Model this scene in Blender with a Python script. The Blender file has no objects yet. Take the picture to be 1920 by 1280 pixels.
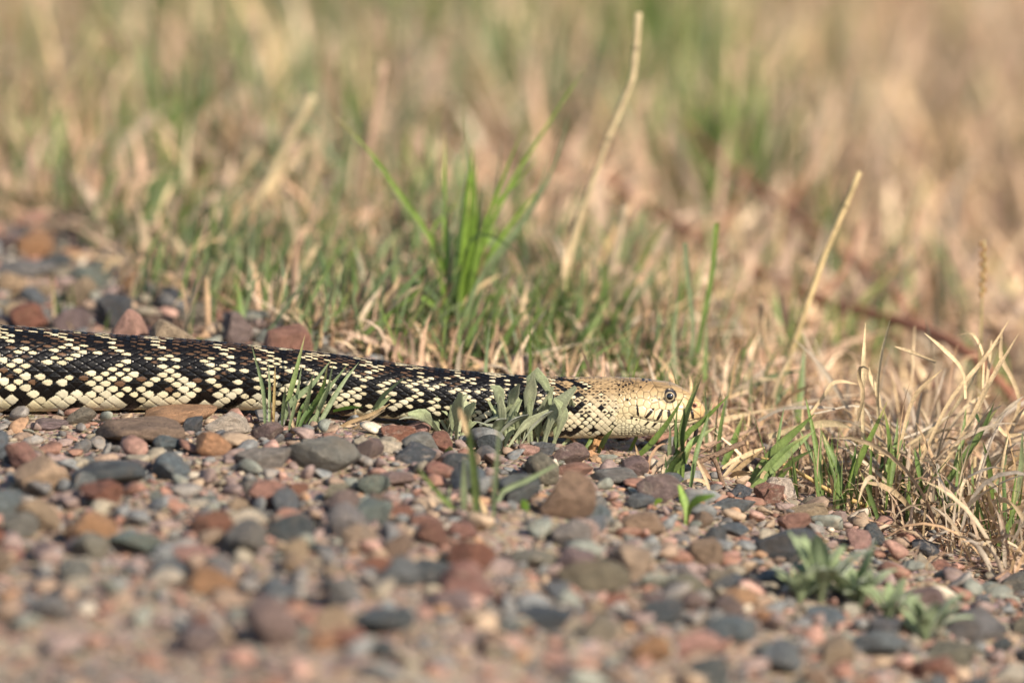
import bpy, bmesh, math, random
import numpy as np
from mathutils import Vector, Matrix

random.seed(7)
rng = np.random.default_rng(7)
scene = bpy.context.scene
COL = scene.collection

# ------------------------------------------------------------------ camera
PITCH = math.radians(11.0)
DIST = 4.83                       # metres from lens to the snake
MMPX = 0.00024                    # one photo pixel at the snake, in metres
Z0 = 0.033
CAM = np.array([0.0, -DIST*math.cos(PITCH), Z0 + DIST*math.sin(PITCH)])
FWD = np.array([0.0, math.cos(PITCH), -math.sin(PITCH)])
RIGHT = np.array([1.0, 0.0, 0.0])
UP = np.cross(RIGHT, FWD)
cd = bpy.data.cameras.new('camera')
cd.sensor_width = 36.0
cd.lens = 36.0*DIST/(1920*MMPX)
cd.clip_start = 0.1
cd.clip_end = 500.0
cd.dof.use_dof = True
cd.dof.focus_distance = DIST - 0.012
cd.dof.aperture_fstop = 5.3
cam = bpy.data.objects.new('camera', cd)
cam.location = CAM
cam.rotation_euler = (math.pi/2 - PITCH, 0, 0)
COL.objects.link(cam)
scene.camera = cam

# ------------------------------------------------------------------ sky, sun, exposure
SUN_EL = math.radians(33.0)
SUN_AZ = math.radians(138.0)      # clockwise from +Y (away from the camera): behind the camera, to its right
world = bpy.data.worlds.new('World')
scene.world = world
world.use_nodes = True
wn = world.node_tree
sky = wn.nodes.new('ShaderNodeTexSky')
sky.sky_type = 'NISHITA'
sky.sun_disc = False
sky.sun_elevation = SUN_EL
sky.sun_rotation = SUN_AZ
wn.nodes['Background'].inputs['Strength'].default_value = 0.085
wn.links.new(sky.outputs['Color'], wn.nodes['Background'].inputs['Color'])
sl = bpy.data.lights.new('sun', 'SUN')
sl.energy = 4.3
sl.angle = math.radians(0.55)
sl.color = (1.0, 0.885, 0.74)
sun = bpy.data.objects.new('sun', sl)
sdir = Vector((math.sin(SUN_AZ)*math.cos(SUN_EL), math.cos(SUN_AZ)*math.cos(SUN_EL), math.sin(SUN_EL)))
sun.rotation_euler = sdir.to_track_quat('Z', 'Y').to_euler()
sun.location = (2, -2, 3)
COL.objects.link(sun)
scene.view_settings.view_transform = 'Standard'
scene.view_settings.look = 'None'
scene.view_settings.gamma = 1.0
scene.view_settings.exposure = 0.78
scene.view_settings.use_curve_mapping = False
scene.render.engine = 'CYCLES'
scene.cycles.use_denoising = True
scene.cycles.max_bounces = 6

# ------------------------------------------------------------------ pixels -> places
def ray(u, v):
    k = MMPX/DIST
    return FWD + RIGHT*((u-960)*k) + UP*((640-v)*k)
def at_y(u, v, Y):
    d = ray(u, v)
    return CAM + d*((Y-CAM[1])/d[1])
# ground height along the line of sharp focus (Y = 0), read from the photograph
_U = np.array([-1500, -600, -200, 0, 300, 500, 700, 800, 900, 1000, 1100, 1250, 1450, 1700, 1920, 2300, 3000])
_V = np.array([745, 760, 768, 771, 771, 774, 784, 793, 808, 822, 836, 862, 915, 972, 1012, 1060, 1100])
_xs = np.linspace(-0.6, 0.5, 800)
_zs = np.interp(_xs, [at_y(u, 700, 0)[0] for u in _U], [at_y(u, v, 0)[2] for u, v in zip(_U, _V)])
_kern = np.hanning(61); _kern /= _kern.sum()
_zs = np.convolve(np.pad(_zs, 30, mode='edge'), _kern, mode='valid')
def H(x, y):
    x = np.asarray(x, float); y = np.asarray(y, float)
    z = np.interp(x, _xs, _zs)
    back = np.clip((y-0.06)/0.3, 0, 1)
    fade = 1/(1+np.exp((np.abs(y)-1.6)*4))
    z = z*fade
    z = z - 0.10*np.log1p(np.exp((np.clip(y, -5, 3.2)-0.45)*14))/14      # the verge drops away into a shallow ditch
    z = z + 0.12*np.clip(y-3.2, 0, 2.5)
    b = 0.0025*np.sin(x*31+1.3)*np.sin(y*27+0.4) + 0.0018*np.sin(x*63+y*41+2.0)
    z = z + b*np.clip(np.abs(y)/0.1, 0.15, 1)
    z = z + back*(0.004*np.sin(x*19+0.6)*np.cos(y*15+1.0) + 0.003*np.sin(x*47-y*37))
    return z
def gp(u, v):
    d = ray(u, v)
    lo, hi = 2.5, 40.0
    for _ in range(50):
        m = (lo+hi)/2
        p = CAM + d*m
        if p[2] > float(H(p[0], p[1])): lo = m
        else: hi = m
    return CAM + d*lo
# where the gravel ends and the grass begins
_B = [(-700, 330), (-300, 375), (0, 428), (120, 452), (230, 520), (330, 560), (450, 610), (560, 655), (700, 700), (900, 745),
      (1050, 790), (1150, 830), (1290, 872), (1400, 900), (1500, 940), (1620, 985), (1760, 1040), (1920, 1105), (2200, 1190), (2600, 1240)]
_BX, _BY = zip(*[gp(u, v)[:2] for u, v in _B])
def edge_y(x):
    return np.interp(x, _BX, _BY)

# ------------------------------------------------------------------ helpers
def tag(o, label=None, cat=None, group=None, kind=None):
    if label: o['label'] = label
    if cat: o['category'] = cat
    if group: o['group'] = group
    if kind: o['kind'] = kind
    return o
def empty(name, loc):
    o = bpy.data.objects.new(name, None)
    o.empty_display_size = 0.01
    o.location = loc
    COL.objects.link(o)
    return o
def link(name, me, mat, parent=None):
    o = bpy.data.objects.new(name, me)
    if mat and not me.materials: me.materials.append(mat)
    if parent is not None: o.parent = parent
    COL.objects.link(o)
    return o
def mesh_np(name, verts, faces, cols=None, smooth=True):
    """verts (n,3), faces (m,k) all of one size"""
    me = bpy.data.meshes.new(name)
    verts = np.asarray(verts, np.float32); faces = np.asarray(faces, np.int32)
    n, (m, k) = len(verts), faces.shape
    me.vertices.add(n); me.vertices.foreach_set('co', verts.ravel())
    me.loops.add(m*k); me.loops.foreach_set('vertex_index', faces.ravel())
    me.polygons.add(m)
    me.polygons.foreach_set('loop_start', np.arange(0, m*k, k, dtype=np.int32))
    me.polygons.foreach_set('loop_total', np.full(m, k, np.int32))
    me.polygons.foreach_set('use_smooth', np.full(m, smooth, bool))
    if cols is not None:
        a = me.color_attributes.new('Col', 'FLOAT_COLOR', 'POINT')
        c = np.ones((n, 4), np.float32); c[:, :3] = cols
        a.data.foreach_set('color', c.ravel())
    me.update(calc_edges=True)
    return me
def nrm(v):
    return v/(np.linalg.norm(v, axis=-1, keepdims=True)+1e-12)
def sstep(a, b, x):
    t = np.clip((x-a)/(b-a), 0, 1)
    return t*t*(3-2*t)
def snoise(p, seed, f, octaves=3):
    r = np.random.default_rng(seed)
    out = np.zeros(len(p)); amp = 1.0
    for o in range(octaves):
        for _ in range(4):
            k = r.normal(size=3)*f
            out += amp*np.sin(p@k + r.uniform(0, 6.28))/2.5
        f *= 2.1; amp *= 0.5
    return out
def hsh(i, j, s=0.0):
    v = np.sin(i*127.1 + j*311.7 + s*74.7)*43758.5453
    return v - np.floor(v)

# ------------------------------------------------------------------ materials
def new_mat(name):
    m = bpy.data.materials.new(name); m.use_nodes = True
    nt = m.node_tree
    return m, nt, nt.nodes['Principled BSDF'], nt.nodes['Material Output']
def N(nt, t, **kw):
    n = nt.nodes.new(t)
    for k, v in kw.items():
        if k.startswith('i_'): n.inputs[k[2:]].default_value = v
        else: setattr(n, k, v)
    return n
def mixc(nt, fac, a, b, blend='MIX'):
    n = nt.nodes.new('ShaderNodeMix'); n.data_type = 'RGBA'; n.blend_type = blend
    for s, v in ((0, fac), (6, a), (7, b)):
        if isinstance(v, (int, float)): n.inputs[s].default_value = v
        elif isinstance(v, tuple): n.inputs[s].default_value = (*v, 1)
        else: nt.links.new(v, n.inputs[s])
    return n.outputs[2]
def ramp(nt, src, stops):
    r = nt.nodes.new('ShaderNodeValToRGB')
    el = r.color_ramp.elements
    while len(el) < len(stops): el.new(0.5)
    for e, (p, c) in zip(el, stops):
        e.position = p; e.color = (c, c, c, 1) if isinstance(c, (int, float)) else (*c, 1)
    nt.links.new(src, r.inputs[0])
    return r.outputs[0]

def stone_mat(name, per_object, sc, speck=0.35, rough=0.72, veins=0.0, dust=0.3):
    m, nt, b, out = new_mat(name)
    L = nt.links.new
    tc = N(nt, 'ShaderNodeTexCoord')
    if per_object:
        oi = N(nt, 'ShaderNodeObjectInfo')
        add = N(nt, 'ShaderNodeVectorMath', operation='ADD')
        mul = N(nt, 'ShaderNodeVectorMath', operation='SCALE'); mul.inputs[3].default_value = 57.0
        L(oi.outputs['Random'], mul.inputs[0]); L(tc.outputs['Object'], add.inputs[0]); L(mul.outputs[0], add.inputs[1])
        vec, base = add.outputs[0], oi.outputs['Color']
    else:
        at = N(nt, 'ShaderNodeAttribute', attribute_name='Col')
        vec, base = tc.outputs['Object'], at.outputs['Color']
    n1 = N(nt, 'ShaderNodeTexNoise', i_Scale=2.2*sc, i_Detail=7.0, i_Roughness=0.62)
    n2 = N(nt, 'ShaderNodeTexNoise', i_Scale=22*sc, i_Detail=3.0, i_Roughness=0.7)
    n3 = N(nt, 'ShaderNodeTexNoise', i_Scale=1.3*sc, i_Detail=5.0, i_Distortion=0.8)
    for n in (n1, n2, n3): L(vec, n.inputs['Vector'])
    c = mixc(nt, 1.0, base, ramp(nt, n1.outputs[0], [(0.28, 0.55), (0.5, 0.98), (0.72, 1.45)]), 'MULTIPLY')
    c = mixc(nt, speck, c, mixc(nt, 1.0, c, ramp(nt, n2.outputs[0], [(0.36, 0.35), (0.5, 1.0), (0.66, 2.0)]), 'MULTIPLY'))
    c = mixc(nt, ramp(nt, n3.outputs[0], [(0.48, 0.0), (0.75, dust)]), c, (0.36, 0.255, 0.165))
    if veins:
        w = N(nt, 'ShaderNodeTexNoise', i_Scale=1.7*sc, i_Detail=6.0, i_Distortion=1.2)
        L(vec, w.inputs['Vector'])
        c = mixc(nt, ramp(nt, w.outputs[0], [(0.58, 0.0), (0.68, veins)]), c, (0.60, 0.50, 0.40))
    L(c, b.inputs['Base Color'])
    b.inputs['Roughness'].default_value = rough
    b.inputs['Specular IOR Level'].default_value = 0.35
    bp = N(nt, 'ShaderNodeBump', i_Strength=0.7, i_Distance=0.05/sc if not per_object else 0.11)
    ad = N(nt, 'ShaderNodeMath', operation='MULTIPLY_ADD'); ad.inputs[1].default_value = 0.35
    L(n2.outputs[0], ad.inputs[0]); L(n1.outputs[0], ad.inputs[2]); L(ad.outputs[0], bp.inputs['Height'])
    L(bp.outputs[0], b.inputs['Normal'])
    return m
M_STONE = {
    'smooth': stone_mat('stone_smooth', True, 1.0, 0.22, 0.62, dust=0.22),
    'grain': stone_mat('stone_granular', True, 1.6, 0.75, 0.8, dust=0.3),
    'vein': stone_mat('stone_veined', True, 1.0, 0.4, 0.7, veins=0.5, dust=0.25),
}
M_GRAVEL = stone_mat('gravel', False, 170.0, 0.4, 0.75)

def soil_mat():
    m, nt, b, out = new_mat('sandy_soil')
    L = nt.links.new
    tc = N(nt, 'ShaderNodeTexCoord')
    n1 = N(nt, 'ShaderNodeTexNoise', i_Scale=22.0, i_Detail=6.0, i_Roughness=0.6)
    n2 = N(nt, 'ShaderNodeTexNoise', i_Scale=420.0, i_Detail=4.0, i_Roughness=0.7)
    vo = N(nt, 'ShaderNodeTexVoronoi', i_Scale=380.0)
    for n in (n1, n2, vo): L(tc.outputs['Object'], n.inputs['Vector'])
    c = ramp(nt, n1.outputs[0], [(0.3, (0.19, 0.125, 0.08)), (0.5, (0.28, 0.19, 0.125)), (0.7, (0.35, 0.245, 0.165))])
    c = mixc(nt, 0.5, c, mixc(nt, 1.0, c, ramp(nt, n2.outputs[0], [(0.3, 0.45), (0.5, 1.0), (0.7, 1.7)]), 'MULTIPLY'))
    hs = N(nt, 'ShaderNodeHueSaturation', i_Saturation=0.6, i_Value=0.75)
    L(vo.outputs['Color'], hs.inputs['Color'])
    c = mixc(nt, 0.16, c, hs.outputs[0])
    L(c, b.inputs['Base Color']); b.inputs['Roughness'].default_value = 0.92
    b.inputs['Specular IOR Level'].default_value = 0.2
    bp = N(nt, 'ShaderNodeBump', i_Strength=0.8, i_Distance=0.0015)
    mx = N(nt, 'ShaderNodeMath', operation='SUBTRACT'); L(n2.outputs[0], mx.inputs[0]); L(vo.outputs['Distance'], mx.inputs[1])
    L(mx.outputs[0], bp.inputs['Height']); L(bp.outputs[0], b.inputs['Normal'])
    return m
M_SOIL = soil_mat()

def leaf_mat(name, trans, rough, sc=900.0, fuzz=0.0, spec=0.35):
    m, nt, b, out = new_mat(name)
    L = nt.links.new
    at = N(nt, 'ShaderNodeAttribute', attribute_name='Col')
    tc = N(nt, 'ShaderNodeTexCoord')
    n1 = N(nt, 'ShaderNodeTexNoise', i_Scale=sc, i_Detail=3.0, i_Roughness=0.6)
    n2 = N(nt, 'ShaderNodeTexNoise', i_Scale=sc*0.16, i_Detail=3.0)
    L(tc.outputs['Object'], n1.inputs['Vector']); L(tc.outputs['Object'], n2.inputs['Vector'])
    c = mixc(nt, 1.0, at.outputs['Color'], ramp(nt, n1.outputs[0], [(0.3, 0.78), (0.7, 1.2)]), 'MULTIPLY')
    c = mixc(nt, 1.0, c, ramp(nt, n2.outputs[0], [(0.3, 0.75), (0.7, 1.22)]), 'MULTIPLY')
    if fuzz:
        n3 = N(nt, 'ShaderNodeTexNoise', i_Scale=sc*2.2, i_Detail=2.0); L(tc.outputs['Object'], n3.inputs['Vector'])
        c = mixc(nt, ramp(nt, n3.outputs[0], [(0.52, 0.0), (0.72, fuzz)]), c, (0.42, 0.45, 0.33))
    L(c, b.inputs['Base Color'])
    b.inputs['Roughness'].default_value = rough
    b.inputs['Specular IOR Level'].default_value = spec
    if fuzz:
        b.inputs['Sheen Weight'].default_value = 0.35
        b.inputs['Sheen Roughness'].default_value = 0.5
    bp = N(nt, 'ShaderNodeBump', i_Strength=0.35, i_Distance=0.0004)
    L(n1.outputs[0], bp.inputs['Height']); L(bp.outputs[0], b.inputs['Normal'])
    tr = N(nt, 'ShaderNodeBsdfTranslucent'); L(c, tr.inputs['Color'])
    mx = N(nt, 'ShaderNodeMixShader'); mx.inputs[0].default_value = trans
    L(b.outputs[0], mx.inputs[1]); L(tr.outputs[0], mx.inputs[2]); L(mx.outputs[0], out.inputs['Surface'])
    return m
M_GRASS = leaf_mat('grass_blade', 0.32, 0.5)
M_DRY = leaf_mat('dry_straw', 0.22, 0.62)
M_FUZZ = leaf_mat('felted_leaf', 0.2, 0.75, 1100.0, fuzz=0.55, spec=0.15)
def wood_mat():
    m, nt, b, out = new_mat('twig_bark')
    L = nt.links.new
    at = N(nt, 'ShaderNodeAttribute', attribute_name='Col')
    tc = N(nt, 'ShaderNodeTexCoord')
    n1 = N(nt, 'ShaderNodeTexNoise', i_Scale=1300.0, i_Detail=5.0, i_Roughness=0.7)
    L(tc.outputs['Object'], n1.inputs['Vector'])
    L(mixc(nt, 1.0, at.outputs['Color'], ramp(nt, n1.outputs[0], [(0.3, 0.5), (0.5, 1.0), (0.7, 1.6)]), 'MULTIPLY'), b.inputs['Base Color'])
    b.inputs['Roughness'].default_value = 0.85; b.inputs['Specular IOR Level'].default_value = 0.2
    bp = N(nt, 'ShaderNodeBump', i_Strength=0.9, i_Distance=0.0006)
    L(n1.outputs[0], bp.inputs['Height']); L(bp.outputs[0], b.inputs['Normal'])
    return m
M_WOOD = wood_mat()
def skin_mat():
    m, nt, b, out = new_mat('snake_scales')
    L = nt.links.new
    at = N(nt, 'ShaderNodeAttribute', attribute_name='Col')
    tc = N(nt, 'ShaderNodeTexCoord')
    n1 = N(nt, 'ShaderNodeTexNoise', i_Scale=700.0, i_Detail=4.0, i_Roughness=0.6)
    L(tc.outputs['Object'], n1.inputs['Vector'])
    L(mixc(nt, 1.0, at.outputs['Color'], ramp(nt, n1.outputs[0], [(0.3, 0.86), (0.7, 1.1)]), 'MULTIPLY'), b.inputs['Base Color'])
    L(ramp(nt, n1.outputs[0], [(0.3, 0.22), (0.7, 0.36)]), b.inputs['Roughness'])
    b.inputs['Specular IOR Level'].default_value = 0.30
    b.inputs['Subsurface Weight'].default_value = 0.0
    bp = N(nt, 'ShaderNodeBump', i_Strength=0.25, i_Distance=0.0003)
    L(n1.outputs[0], bp.inputs['Height']); L(bp.outputs[0], b.inputs['Normal'])
    return m
M_SKIN = skin_mat()
def plain(name, col, rough, coat=0.0, attr=False, spec=0.5):
    m, nt, b, out = new_mat(name)
    if attr:
        at = N(nt, 'ShaderNodeAttribute', attribute_name='Col'); src = at.outputs['Color']
    else:
        rg = N(nt, 'ShaderNodeRGB'); rg.outputs[0].default_value = (*col, 1); src = rg.outputs[0]
    tc = N(nt, 'ShaderNodeTexCoord')
    n1 = N(nt, 'ShaderNodeTexNoise', i_Scale=1500.0, i_Detail=3.0)
    nt.links.new(tc.outputs['Object'], n1.inputs['Vector'])
    nt.links.new(mixc(nt, 1.0, src, ramp(nt, n1.outputs[0], [(0.3, 0.8), (0.7, 1.2)]), 'MULTIPLY'), b.inputs['Base Color'])
    b.inputs['Roughness'].default_value = rough; b.inputs['Coat Weight'].default_value = coat
    b.inputs['Coat Roughness'].default_value = 0.03; b.inputs['Specular IOR Level'].default_value = spec
    return m
M_EYE = plain('snake_eye', (0.3, 0.2, 0.1), 0.15, 1.0, attr=True)
M_PUPIL = plain('snake_pupil', (0.004, 0.004, 0.005), 0.08, 1.0)
M_TONGUE = plain('snake_tongue', (0.014, 0.010, 0.011), 0.4, 0.2)

# ------------------------------------------------------------------ ground
def axis(fine0, fine1, step, far):
    a = list(np.arange(fine0, fine1+1e-9, step))
    s, x = step*1.5, fine1
    while x < far: x += s; a.append(x); s *= 1.35
    s, x = step*1.5, fine0
    while x > -far: x -= s; a.insert(0, x); s *= 1.35
    return np.array(a)
def build_ground():
    X = axis(-0.45, 0.45, 0.005, 60); Y = axis(-0.9, 1.5, 0.006, 60)
    gx, gy = np.meshgrid(X, Y)
    p = np.stack([gx.ravel(), gy.ravel()], 1)
    z = H(p[:, 0], p[:, 1])
    near = np.exp(-(p**2).sum(1)/4)
    z += near*0.0009*snoise(np.c_[p, p[:, 0]*0], 3, 180, 3)
    nx, ny = len(X), len(Y)
    i = np.arange(nx-1)[None, :] + np.arange(ny-1)[:, None]*nx
    f = np.stack([i, i+1, i+1+nx, i+nx], -1).reshape(-1, 4)
    o = link('ground', mesh_np('ground', np.c_[p, z], f), M_SOIL)
    tag(o, 'sandy brown soil of the gravel road edge', kind='structure')
build_ground()

# ------------------------------------------------------------------ snake
TOP = [(-60, 606), (0, 612), (100, 621), (200, 630), (300, 636), (400, 643), (500, 652), (600, 662), (700, 675), (800, 688), (900, 698),
       (1000, 706), (1050, 708), (1100, 709), (1150, 708.5), (1180, 709), (1205, 711), (1230, 714), (1255, 719), (1275, 726), (1292, 735), (1306, 746), (1315, 755), (1320, 762), (1322.5, 767)]
BOT = [(-60, 768), (0, 768), (100, 768), (200, 767), (300, 766), (400, 765), (500, 767), (600, 772), (700, 778), (800, 785), (900, 799),
       (1000, 812), (1050, 817), (1100, 819), (1150, 818), (1200, 814.5), (1230, 811), (1255, 806), (1275, 801), (1292, 795), (1306, 788.5), (1315, 782), (1320, 776), (1322.5, 771)]
HALFW = [(-60, 79), (500, 58), (700, 53), (900, 50), (1000, 49), (1060, 50), (1120, 55), (1180, 58), (1215, 55), (1250, 47), (1280, 38), (1300, 30), (1314, 21), (1320, 12), (1322.5, 4)]
def smooth_interp(tab, u):
    t = np.array(tab, float)
    x, y = t[:, 0], t[:, 1]
    m = np.gradient(y, x)
    i = np.clip(np.searchsorted(x, u)-1, 0, len(x)-2)
    h = x[i+1]-x[i]; s = (u-x[i])/h
    return ((2*s**3-3*s**2+1)*y[i] + (s**3-2*s**2+s)*h*m[i] + (-2*s**3+3*s**2)*y[i+1] + (s**3-s**2)*h*m[i+1])
SN_Y = 0.0
def snake():
    # rings: even along the body, bunched at the snout
    ub = np.arange(-60, 1110, 1.45)
    uh = np.arange(1110, 1300, 0.95)
    ut = 1300 + 22.5*np.sin(np.linspace(0, math.pi/2, 40))
    u = np.concatenate([ub, uh, ut])
    zt = np.array([at_y(a, b, SN_Y)[2] for a, b in zip(u, smooth_interp(TOP, u))])
    zb = np.array([at_y(a, b, SN_Y)[2] for a, b in zip(u, smooth_interp(BOT, u))])
    x = (u-960)*MMPX
    hw = smooth_interp(HALFW, u)*MMPX
    yc = SN_Y + 0.002*np.sin(u/170.0)*sstep(1200, 1000, u)
    # the rest of the animal, out of the picture to the left, down to the tail tip
    n_out = 260
    t = np.linspace(1, 0, n_out, endpoint=False)[::1]
    so = t*0.95
    xo = x[0] - 0.62*so/0.95 - 0.09*np.sin(so*5)*sstep(0, 0.3, so)
    yo = yc[0] + 0.16*np.sin(so*6.5)*sstep(0, 0.35, so)
    h0 = zt[0]-zb[0]
    ho = h0*np.clip(np.where(so < 0.55, 1+0.08*np.sin(so/0.55*math.pi), 1-((so-0.55)/0.42)**1.5), 0.04, 2)
    zbo = H(xo, yo) + 0.0005
    k = sstep(0, 0.06, so); zbo = zb[0]*(1-k) + zbo*k
    # direction of the centre line
    cx = np.concatenate([xo, x]); cy = np.concatenate([yo, yc])
    zb_ = np.concatenate([zbo, zb]); zt_ = np.concatenate([zbo+ho, zt]); hw_ = np.concatenate([hw[0]*ho/h0, hw])
    u_ = np.concatenate([u[0] - so/MMPX, u])
    nr = len(u_)
    tx, ty = np.gradient(cx), np.gradient(cy)
    tl = np.hypot(tx, ty); sx, sy = ty/tl, -tx/tl          # unit vector to the camera side
    ok = u_ > -40
    sx = np.where(ok, 0, sx); sy = np.where(ok, -1, sy)
    # points around the ring, finer on the camera side
    q = np.concatenate([np.linspace(0, 1.12, 210, endpoint=False), np.linspace(1.12, 2, 70, endpoint=False)])
    nq = len(q)
    side = np.where(q <= 1, 1.0, -1.0); qq = np.where(q <= 1, q, 2-q)
    # arc-length table of the cross section (a little flat below)
    ph = np.linspace(-math.pi/2, math.pi/2, 4000)
    def sect(ph, nlow):
        n = np.where(ph < 0, nlow, 2.08)
        return np.abs(np.cos(ph))**(2/n), np.sign(np.sin(ph))*np.abs(np.sin(ph))**(2/n)
    cy_, cz_ = sect(ph, 2.7)
    arc = np.concatenate([[0], np.cumsum(np.hypot(np.diff(cy_), np.diff(cz_)))]); arc /= arc[-1]
    wy, wz = np.interp(qq, arc, cy_), np.interp(qq, arc, cz_)
    A = (zt_-zb_)/2; ZC = (zt_+zb_)/2
    # head is flatter on top at the sides, jaw fuller
    P = np.zeros((nr, nq, 3))
    off = hw_[:, None]*wy[None, :]*side[None, :]
    P[..., 0] = cx[:, None] + sx[:, None]*off
    P[..., 1] = cy[:, None] + sy[:, None]*off
    P[..., 2] = ZC[:, None] + A[:, None]*wz[None, :]
    # normals (approx)
    du = np.gradient(P, axis=0); dq = np.roll(P, -1, 1)-np.roll(P, 1, 1)
    Nn = nrm(np.cross(dq, du))
    ctr = np.stack([cx, cy, ZC], -1)[:, None, :]
    flip = np.sign(((P-ctr)*Nn).sum(-1, keepdims=True)); flip[flip == 0] = 1
    Nn = Nn*flip
    Nn[-3:] = np.array([1.0, 0, 0])
    U = np.repeat(u_[:, None], nq, 1); Q = np.repeat(qq[None, :], nr, 0); SD = np.repeat(side[None, :], nr, 0)
    # ---- body scales: diamond lattice, rows counted from the belly edge
    Lpx = np.interp(u_, [-5000, 0, 300, 700, 1000, 1100, 1200], [27.5, 27.5, 26.5, 22, 17, 14.5, 13])
    a1 = np.concatenate([[0], np.cumsum(np.diff(u_)/((Lpx[1:]+Lpx[:-1])/2))])
    Aph = np.repeat(a1[:, None], nq, 1)
    qb = 0.20
    xx = (Q-qb)/(1-qb)
    kr = np.interp(u_, [600, 1080], [0.47, 0.80])[:, None]
    R = 22.0*(kr*xx+(1-kr)*np.clip(xx, 0, 1)**2)
    best = np.full(U.shape, 9.0); bi = np.zeros(U.shape); bj = np.zeros(U.shape); bda = np.zeros(U.shape); bdr = np.zeros(U.shape)
    for di in (0, 1):
        i = np.floor(R)+di
        sh = 0.5*np.mod(i, 2)
        j = np.round(Aph-sh)
        da = Aph-(j+sh); dr = R-i
        d = np.abs(da)/0.5+np.abs(dr)
        m = d < best
        best = np.where(m, d, best); bi = np.where(m, i, bi); bj = np.where(m, j+sh, bj); bda = np.where(m, da, bda); bdr = np.where(m, dr, bdr)
    low = R < 0.6                                         # lowest row keeps square lower corners
    d_round = (np.abs(bda/0.5)**1.25+np.abs(bdr)**1.25)**(1/1.25)
    d_round = np.where(low & (bdr < 0), np.abs(bda)/0.5, d_round)
    ventral = R < -0.45
    vph = Aph*1.0 - np.floor(Aph)
    # scale centre position in picture pixels along the body -> colour pattern
    uc = np.interp(bj, a1, u_)
    h1, h2, h3 = hsh(bi, bj), hsh(bi, bj, 3.0), hsh(bi, bj, 7.0)
    per = np.interp(uc, [0, 500, 800, 1100], [101, 98, 86, 74])
    phs = np.cumsum(np.diff(u_, prepend=u_[0])/np.interp(u_, [0, 500, 800, 1100], [101, 98, 86, 74]))
    ph_c = np.interp(uc, u_, phs)
    def dist1(v): return np.abs(v-np.round(v))
    # lower rows: cream blocks split by forward-leaning black patches
    patch = np.sin(uc*0.043+bi*0.9)+np.sin(uc*0.021-bi*1.7+2.0)+np.sin(uc*0.09+bi*0.35+1.0)
    black_low = dist1(ph_c - 0.13*bi - 0.12 + 0.03*np.sin(ph_c*2.3)) < 0.145
    net = np.minimum(dist1(ph_c + 0.075*bi - 0.55 + 0.10*np.sin(ph_c*1.9+bi*0.7)), dist1(ph_c - 0.12*bi + 0.05)*1.35)
    pale_mid = h1 < np.clip(0.14+0.16*sstep(8, 3, bi+0*uc)+0.74*np.exp(-(net/0.16)**2)+0.10*patch, 0.06, 0.90)
    nt_ = dist1(ph_c + 0.045*bi + 0.35 + 0.06*np.sin(ph_c*2.7))
    neck = sstep(620, 980, uc)
    pale_top = h1 < np.clip((0.07+0.78*np.exp(-(nt_/0.15)**2)+0.08*patch)*(1-0.2*neck), 0.01, 0.9)
    pale = np.where(bi < 3, ~black_low, np.where(bi < 12.5, pale_mid, pale_top))
    pale = np.where((bi == 2) & (h3 < 0.15), ~pale, pale)
    brown = (~pale) & (h3 > np.where(bi > 11, 0.36, 0.80)+0.5*neck) & (bi > 3)
    cream = np.array([0.60, 0.52, 0.35]); cream_low = np.array([0.64, 0.585, 0.42])
    black = np.array([0.0055, 0.0046, 0.0042]); brn = np.array([0.085, 0.048, 0.027])
    tan = np.array([0.37, 0.255, 0.135])
    wob = 0.06*np.sin(bda*37+h1*6)+0.05*np.sin(bdr*29+h2*6)
    upper = np.clip((bi-3)/9, 0, 1)
    size = (0.66+0.44*h2)*(1-0.10*upper)
    hgt = (0.74-0.17*upper)*size*(1-0.55*np.clip(-bda/0.5, 0, 1))          # narrows to the tail-side point
    ell = np.sqrt(((bda+0.06)/(0.45*size))**2+((bdr+0.08)/hgt)**2)+wob*0.9   # pale part: a blunt lens pointing back
    lens = np.maximum(ell, d_round*0.98)
    fwd_cut = bda > (0.36-0.2*upper*h2)                    # head-side end of pale scales stays black
    fill = np.where(bi < 2, d_round < 0.985, np.where(bi < 3, (lens < 1.12), (lens < 1.0) & ~fwd_cut))
    C = np.broadcast_to(black, U.shape+(3,)).copy()
    cc = cream_low[None, None]*(1-upper[..., None]) + cream[None, None]*upper[..., None]
    cc = cc*(0.80+0.30*h3[..., None])*np.stack([1+0*h2, 0.96+0.05*h2, 0.86+0.18*h2], -1)
    pm = pale & fill
    C[pm] = cc[pm]
    bm = brown & (ell < 0.78) & (hsh(np.floor(bda*9), np.floor(bdr*6), 5.0)+h2*0.4 > 0.35)
    C[bm] = (brn*(0.7+0.9*h1[..., None]))[bm]
    C[(pale & (bi < 3) & (d_round > 0.955))] = np.array([0.22, 0.15, 0.07])
    # belly plates
    vi = np.floor(Aph); vcx = np.interp(vi+0.5, a1, u_)
    vph_c = np.interp(vcx, u_, phs)
    vb = (dist1(vph_c + 0.02) < 0.17) & (R > -1.9+0.9*hsh(vi, vi))
    vc = np.where(vb[..., None], np.array([0.02, 0.017, 0.016]), np.array([0.64, 0.53, 0.34]))
    low_peach = sstep(0.10, 0.0, Q)[..., None]
    vc = vc*(1-low_peach*0.5)+np.array([0.62, 0.42, 0.27])*low_peach*0.5
    C = np.where(ventral[..., None], vc, C)
    C = np.where((ventral & (np.minimum(vph, 1-vph) < 0.03))[..., None], C*0.6, C)
    # relief
    amp = np.interp(u_, [-300, -40, 0, 1000, 1150], [0.0, 0.00026, 0.00034, 0.00026, 0.0002])[:, None]
    body_h = amp*(1-sstep(0.62, 1.02, d_round)) - amp*0.9*bda*(bi > 0) + amp*0.45*np.exp(-(bdr/0.13)**2)*sstep(3, 6, bi)*(d_round < 0.9)
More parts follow.
